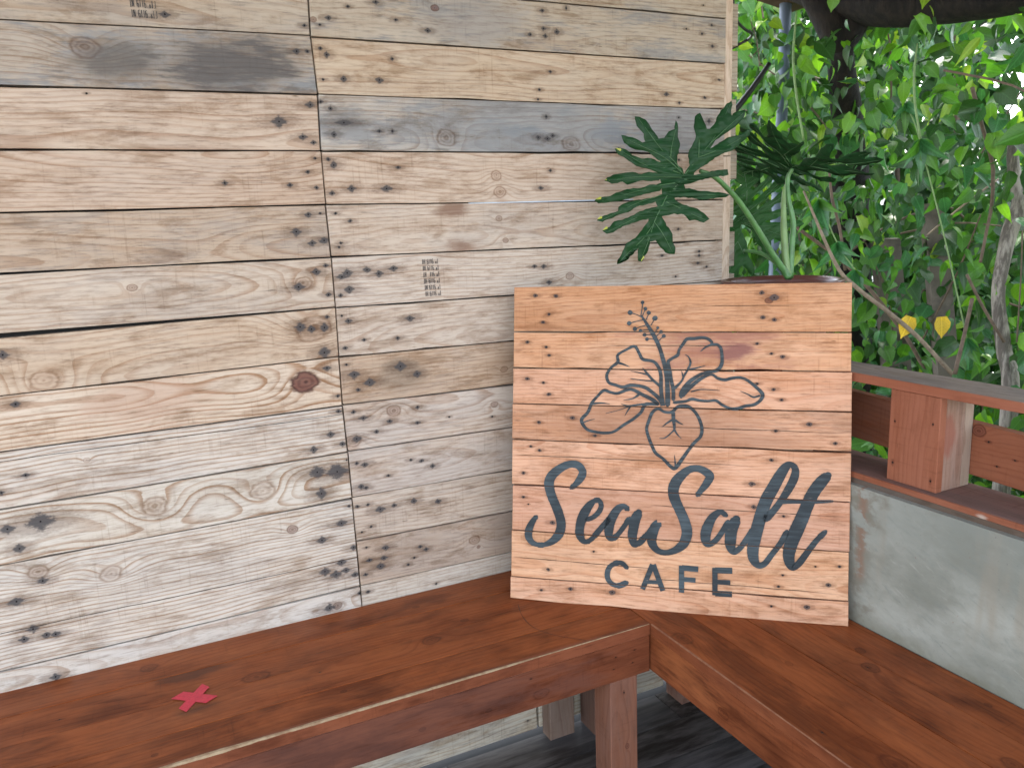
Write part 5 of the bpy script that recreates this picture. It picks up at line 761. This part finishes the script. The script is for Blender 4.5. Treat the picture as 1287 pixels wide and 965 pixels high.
bm = bmesh.new(); box(bm, (-9, -12, -.2), (.3, -3.62, -.09)); obj("unseen_bounce_yard", bm, simple("warm_bounce_paving", (.50, .41, .31), .9, 2, .2), kind="structure")  # unseen yard, coloured warm to bounce sunlight into the patio

# ------------------------------------------------------------ roof, log beam
RF = simple("dark_roof_boards", (.10, .065, .042), .9, 9, .4)
bm = bmesh.new()
v = [bm.verts.new(p) for p in ((1.08, -1.85, 1.98), (1.08, .75, 1.98), (-3.0, .75, 2.66), (-3.0, -1.85, 2.66))]
f = bm.faces.new(v); r = bmesh.ops.extrude_face_region(bm, geom=[f]); bmesh.ops.translate(bm, verts=[q for q in r['geom'] if isinstance(q, bmesh.types.BMVert)], vec=(0, 0, .08))
roof = obj("patio_roof", bm, RF, kind="structure")
bm = bmesh.new(); tube(bm, TR['log'], 16, 6, .12, 3); lg = obj("log_beam", bm, DBARK, smooth=True); tag(lg, "thick dark rough log beam at the top right under the roof edge", "beam")

# ------------------------------------------------------------ foliage
def leaf_mesh(L, wd, drip=.22, fold=.42, curl=.25, heart=.0):
    """leaf hanging along -z from the origin, face towards -y; returns verts, faces"""
    ts = [0, .10, .28, .5, .7, .86, 1.0]; ws = [.06, .62, 1.0, .93, .58, .20, .0]
    V = []; F = []
    for t, w in zip(ts, ws):
        z = -t * L + (heart * L * .10 if 0 < t < .2 else 0); hw = w * wd / 2; y = curl * L * (t * t) - fold * hw * 0
        V += [(-hw, y - fold * hw, z), (0, y, z), (hw, y - fold * hw, z)]
    for i in range(len(ts) - 1):
        a = i * 3; F += [(a, a + 1, a + 4, a + 3), (a + 1, a + 2, a + 5, a + 4)]
    return np.array(V, float), F
LV = [leaf_mesh(1, .66, heart=1), leaf_mesh(1, .50, curl=.4), leaf_mesh(1, .78, curl=.12, fold=.15, heart=1.4), leaf_mesh(1, .30, curl=.5, fold=.4)]
LMESH = {}
def add_uv(me, vu):
    li = np.empty(len(me.loops), dtype=np.int32); me.loops.foreach_get("vertex_index", li)
    u = np.asarray(vu)[li].copy(); u[:, 1] *= -1; l = me.uv_layers.new(name="uv"); l.data.foreach_set("uv", u.astype(np.float32).ravel())
def lmesh(shape, mat):
    if (shape, mat) not in LMESH:
        me = bpy.data.meshes.new("leaf"); me.from_pydata([tuple(v) for v in LV[shape][0]], [], LV[shape][1]); add_uv(me, LV[shape][0][:, [0, 2]]); me.materials.append((LM + [YEL])[mat]); me.shade_smooth(); LMESH[(shape, mat)] = me
    return LMESH[(shape, mat)]
def rotm(face_az, tilt, roll):
    return Matrix.Rotation(face_az, 3, 'Z') @ Matrix.Rotation(tilt, 3, 'X') @ Matrix.Rotation(roll, 3, 'Y')
def build_stuff(name, items, parent, label=None, mats=None):
    V = []; F = []; MI = []; UV = []; off = 0
    for (p, R3, s, sh, mi) in items:
        v = (LV[sh][0] * s) @ np.array(R3).T + np.array(p); V.append(v); UV.append(LV[sh][0][:, [0, 2]]); F += [tuple(i + off for i in f) for f in LV[sh][1]]; MI += [mi] * len(LV[sh][1]); off += len(v)
    V = np.concatenate(V); me = bpy.data.meshes.new(name); me.from_pydata(V.tolist(), [], F); add_uv(me, np.concatenate(UV))
    for m in (mats or LM): me.materials.append(m)
    me.polygons.foreach_set("material_index", MI); me.shade_smooth()
    o = bpy.data.objects.new(name, me); link(o, parent); o["kind"] = "stuff"
    if parent: o.matrix_parent_inverse = Matrix(); o.location = -parent.location
    return o
CAMP = Vector((-1.235, -1.609, 1.25))
def dens(x, y, z):
    d = mnoise.noise(Vector((x * 2.3, y * 2.3, z * 2.3))) + .5 * mnoise.noise(Vector((x * 6, y * 6, z * 6)))
    v = .78 + .75 * d
    if z > 1.45 and y < .45: v *= max(.10, 1 - (z - 1.45) * 1.6 * min(1, (.55 - y) * 2.2))
    if y < .05 and z < 1.3: v *= .8
    return v
hedge = thing("climbing_vine", "dense green climbing vine behind the railing and the potted plant", "vine", (1.1, .4, 0))
items = []
tries = 0
while len(items) < 18500 and tries < 500000:
    tries += 1
    dep = RNG.rand() ** 1.3; y = RNG.uniform(-1.6, 2.6); z = RNG.uniform(.0, 2.75)
    x = (.80 if RNG.rand() > .05 else .66) + .22 * max(0, y - .3) + dep * 1.2 + .12 * math.sin(y * 3 + z * 2)
    if z > 1.8 and x < .75: continue
    if RNG.rand() > dens(x, y, z): continue
    if z > 1.90 and x < 1.42 and y < .9: continue
    az = math.radians(RNG.normal(-55, 45)) ; s = RNG.choice((.038, .050, .062, .078)) * RNG.uniform(.85, 1.15) * (1.15 if z > 1.5 and y > .4 else 1)
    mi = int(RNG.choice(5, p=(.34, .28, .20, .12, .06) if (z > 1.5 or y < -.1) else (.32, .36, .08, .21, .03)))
    sh = int(RNG.choice(4, p=(.34, .32, .16, .18)))
    items.append(((x, y, z), rotm(az, math.radians(RNG.normal(-18, 28)), math.radians(RNG.normal(0, 38))), s, sh, mi))
def vis(it):
    p = Vector(it[0]) - CAMP; f = p.dot(CF); a = p.dot(CR) / f * 1002 + 643; b = 482 - p.dot(CU) / f * 1002
    return (f / it[2]) if (920 < a < 1300 and -20 < b < 620) else 1e3 + f
items.sort(key=vis)
# shade inside the vine painted in: bright inner leaves take the dark colour
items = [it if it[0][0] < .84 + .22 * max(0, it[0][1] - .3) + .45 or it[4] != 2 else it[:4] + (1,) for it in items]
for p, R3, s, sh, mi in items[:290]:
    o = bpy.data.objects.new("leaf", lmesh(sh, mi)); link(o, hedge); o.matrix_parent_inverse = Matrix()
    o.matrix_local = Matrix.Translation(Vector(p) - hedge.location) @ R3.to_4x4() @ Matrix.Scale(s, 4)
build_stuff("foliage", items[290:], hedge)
# stems of the vine
for nm, mt_ in (('curved_stem', TWIG), ('diag_stem', PTWIG), ('diag_stem2', TWIG), ('thin1', PTWIG), ('thin2', TWIG), ('thin3', TWIG), ('thin4', TWIG), ('thin5', TWIG), ('shoot1', GTWIG), ('shoot2', GTWIG), ('shoot3', TWIG)):
    bm = bmesh.new(); tube(bm, TR[nm], 6, 5, .15, 1); o = obj("stem", bm, mt_, hedge, smooth=True); o.matrix_parent_inverse = Matrix(); o.location = -hedge.location
bm = bmesh.new()
for i in range(90):
    y = random.uniform(-1.2, 2.3); z = random.uniform(.1, 2.2); x = .75 + .3 * max(0, y - .3) + random.uniform(0, .8); d = Vector((random.uniform(-.1, .1), random.uniform(-.4, .4), random.uniform(-.2, .45)))
    tube(bm, [(x, y, z, .0035), (x + d.x * .5 + .03, y + d.y * .5, z + d.z * .5 + .02, .003), (x + d.x, y + d.y, z + d.z, .002)], 5, 3, 0)
o = obj("twigs", bm, TWIG, hedge, kind="stuff"); o.matrix_parent_inverse = Matrix(); o.location = -hedge.location
# creeper with palmate leaves
cre = thing("palmate_creeper", "creeper with drooping glossy leaves of five leaflets, right of the potted plant", "plant", (.7, .05, 0))
for ci, (c0, s) in enumerate(((P_palm0, .095), (P_palm1, .085), (P_palm2, .095), (P_palm3, .09), (P_palm4, .08), (P_palm5, .075))):
    for k in range(5):
        az = math.radians(-48 + (k - 2) * 34 + random.uniform(-8, 8)); ti = math.radians(-38 + random.uniform(-14, 14) + 12 * abs(k - 2)); ro = math.radians((k - 2) * 30 + random.uniform(-8, 8))
        o = bpy.data.objects.new("leaflet", lmesh(3 if k != 1 else 1, 3 if (ci + k) % 3 else 0)); link(o, cre); o.matrix_parent_inverse = Matrix()
        o.matrix_local = Matrix.Translation(Vector(c0) - cre.location) @ rotm(az, ti, ro).to_4x4() @ Matrix.Scale(s * random.uniform(.85, 1.15), 4)
for pth in ([P_palm0, P_palm1, P_palm3], [P_palm4, P_palm2], [P_palm2, P_palm5]):
    bm = bmesh.new(); q = [(*p_, .0022) for p_ in pth]
    if len(q) == 2: q.insert(1, tuple((np.array(q[0]) + np.array(q[1])) / 2 + np.array([.02, .01, 0, 0])))
    tube(bm, q, 6, 4); o = obj("stem", bm, GTWIG, cre, smooth=True); o.matrix_parent_inverse = Matrix(); o.location = -cre.location
for p_, az, ti, ro, s, lab in ((P_yl1, -50, -8, 20, .066, "yellow withered vine leaf hanging above the rail, the left of two"), (P_yl2, -40, -5, -6, .062, "yellow withered vine leaf hanging above the rail, the right of two")):
    o = bpy.data.objects.new("leaf", lmesh(0, 5)); link(o, hedge); o["label"] = lab; o.matrix_parent_inverse = Matrix()
    o.matrix_local = Matrix.Translation(Vector(p_) - hedge.location) @ rotm(R_(az), R_(ti), R_(ro)).to_4x4() @ Matrix.Scale(s, 4)
# trunks, posts, pipe, cables
gt = thing("grey_tree", "slender grey-barked leaning tree trunk at the right edge above the railing", "tree", tuple(TR['grey_trunk'][-1][:3]))
q = [tuple(a) for a in TR['grey_trunk']]; l_ = q[-1]; q.append((l_[0], l_[1] + .02, -.12, l_[3] * 1.2))
bm = bmesh.new(); tube(bm, q, 12, 6, .18, 2); o = obj("trunk", bm, BARKM, gt, smooth=True); o.matrix_parent_inverse = Matrix(); o.location = -gt.location
bm = bmesh.new(); tube(bm, TR['grey_branch'], 10, 5, .15, 2); o = obj("branch", bm, BARKM, gt, smooth=True); o.matrix_parent_inverse = Matrix(); o.location = -gt.location
dt = thing("dark_tree", "dark shaded tree forking just under the roof edge, behind the vine", "tree", tuple(TR['dark_trunk'][-1][:3]))
q = [tuple(a) for a in TR['dark_trunk']]; q = [(p_[0], p_[1], p_[2], p_[3]) for p_ in q]; l_ = q[-1]; q.append((l_[0], l_[1], -.12, l_[3] * 1.1))
bm = bmesh.new(); tube(bm, q, 12, 5, .2, 5); o = obj("trunk", bm, DBARK, dt, smooth=True); o.matrix_parent_inverse = Matrix(); o.location = -dt.location
for nm in ('dark_limb1', 'dark_limb2'):
    bm = bmesh.new(); tube(bm, TR[nm], 12, 5, .2, 6); o = obj("limb", bm, DBARK, dt, smooth=True); o.matrix_parent_inverse = Matrix(); o.location = -dt.location
WP = simple("weathered_post", (.16, .135, .11), .9, 18, .45, bump=.4)
for nm, lab in (('post1', "weathered grey square post standing among the vine, right of the yellow leaves"), ('post2', "dark weathered square post deep in the vine, left of the yellow leaves")):
    q = TR[nm]; t, b = Vector(q[0][:3]), Vector(q[-1][:3]); r = q[0][3] * .82; dd = (b - t); dd = dd / -dd.z; b = t - dd * -(t.z + .12); b = Vector((t.x + dd.x * (t.z + .12), t.y + dd.y * (t.z + .12), -.12))
    bm = bmesh.new(); ang = R_(-38); e1 = Vector((math.cos(ang), math.sin(ang), 0)) * r * .9; e2 = Vector((-math.sin(ang), math.cos(ang), 0)) * r * .9
    A = [bm.verts.new(t + e1 * i + e2 * j) for i, j in ((-1, -1), (1, -1), (1, 1), (-1, 1))]; B = [bm.verts.new(b + e1 * i + e2 * j) for i, j in ((-1, -1), (1, -1), (1, 1), (-1, 1))]
    bm.faces.new(A)
    for k in range(4): bm.faces.new((A[k], B[k], B[(k + 1) % 4], A[(k + 1) % 4]))
    tag(obj("wooden_post", bm, WP), lab, "post", "posts standing in the vine")
bm = bmesh.new(); q = [tuple(a) for a in TR['pipe']]; q.append((q[-1][0], q[-1][1], -.12, q[-1][3])); q.insert(0, (q[0][0], q[0][1], 2.9, q[0][3])); tube(bm, q, 14, 4)
tag(obj("blue_grey_pipe", bm, simple("blue_grey_pipe", (.11, .15, .21), .5, 5, .2), smooth=True), "blue-grey upright pipe behind the potted plant", "pipe")
CB = simple("black_cable", (.012, .012, .013), .45)
bm = bmesh.new(); tube(bm, TR['cable'], 8, 6); tag(obj("black_cable", bm, CB, smooth=True), "thin black cable hooked round the top right end of the plank wall", "cable")
bm = bmesh.new(); tube(bm, TR['cable2'], 8, 6); tag(obj("black_hose", bm, CB, smooth=True), "thick black hose slanting behind the plank wall's right edge", "hose")
# deeper planting
back = thing("garden_hedge", "dark leafy hedge further back beyond the vine", "hedge", (2.6, 2.6, 0)); it2 = []; n = 0
while len(it2) < 13000:
    y = RNG.uniform(-.9, 5.5); z = RNG.uniform(-.1, 3.9); x = 2.1 + .15 * y + RNG.rand() * 1.5 + (.4 if z > 3 else 0)
    gap = (y < 1.55 and 1.45 < z < 2.75) or (y < .75 and z > .2 and RNG.rand() < .8)
    if gap and RNG.rand() < .93: continue
    if RNG.rand() > .85 + .5 * mnoise.noise(Vector((x, y, z)) * 1.6): continue
    it2.append(((x, y, z), rotm(math.radians(RNG.normal(-55, 50)), math.radians(RNG.normal(-15, 35)), math.radians(RNG.normal(0, 45))), RNG.uniform(.10, .17), int(RNG.choice(3)), int(RNG.choice(5, p=(.4, .3, .18, .08, .04)))))
HM = [leafmat("hedge_leaf_a", (.030, .085, .020), (.04, .15, .015), trans=.22, spec=.2), leafmat("hedge_leaf_b", (.020, .055, .016), (.02, .07, .01), trans=.15, spec=.15)]
for k_ in range(len(it2)): it2[k_] = it2[k_][:4] + (0 if it2[k_][4] in (0, 2, 4) else 1,)
build_stuff("foliage", it2, back, mats=HM)
bm = bmesh.new()
for i in range(14):
    y = -.4 + i * .42; x = 2.6 + .15 * y; tube(bm, [(x, y, -.12, .02), (x + .05, y + .03, 1.4, .016), (x - .1, y + .1, 3.2, .007)], 6, 3)
o = obj("stems", bm, TWIG, back, kind="stuff"); o.matrix_parent_inverse = Matrix(); o.location = -back.location
# flowering bush far right, pale wall behind
bush = thing("flowering_bush", "tall bush with pink and white blossom far behind at the upper right", "bush", (5.2, 2.2, 0)); it3 = []; fl3 = []
for i in range(2600):
    y = RNG.uniform(.8, 4.2); z = RNG.uniform(1.2, 3.9); x = 4.4 + RNG.rand() * 1.6
    if mnoise.noise(Vector((x, y, z)) * 1.3) < -.05: continue
    R3 = rotm(math.radians(RNG.uniform(-180, 180)), math.radians(RNG.normal(-15, 45)), math.radians(RNG.normal(0, 60)))
    if mnoise.noise(Vector((x * 2, y * 2, z * 2 + 9))) > .12: fl3.append(((x - .1, y - .1, z), R3, RNG.uniform(.06, .11), 2, int(RNG.choice(2))))
    else: it3.append(((x, y, z), R3, RNG.uniform(.09, .15), 2, int(RNG.choice(5, p=(.3, .1, .3, .1, .2)))))
build_stuff("foliage", it3, bush)
PK = leafmat("pink_petal", (.72, .38, .58), (.75, .40, .6), .6); WH = leafmat("white_petal", (.80, .76, .80), (.8, .75, .78), .6)
build_stuff("blossom", fl3, bush, mats=[PK, WH])
bm = bmesh.new()
for i in range(6): tube(bm, [(5.2 + .1 * i, 1.2 + i * .5, -.12, .03), (5.1, 1.3 + i * .45, 1.8, .02), (5.0, 1.1 + i * .55, 3.4, .008)], 6, 3)
o = obj("stems", bm, TWIG, bush, kind="stuff"); o.matrix_parent_inverse = Matrix(); o.location = -bush.location
bm = bmesh.new(); box(bm, (8.6, -6, -.1), (8.8, 9, 1.5)); tag(obj("garden_wall", bm, simple("white_render", (.78, .77, .74), .85, 3, .1)), "plain white rendered garden wall far beyond the hedge", "wall")
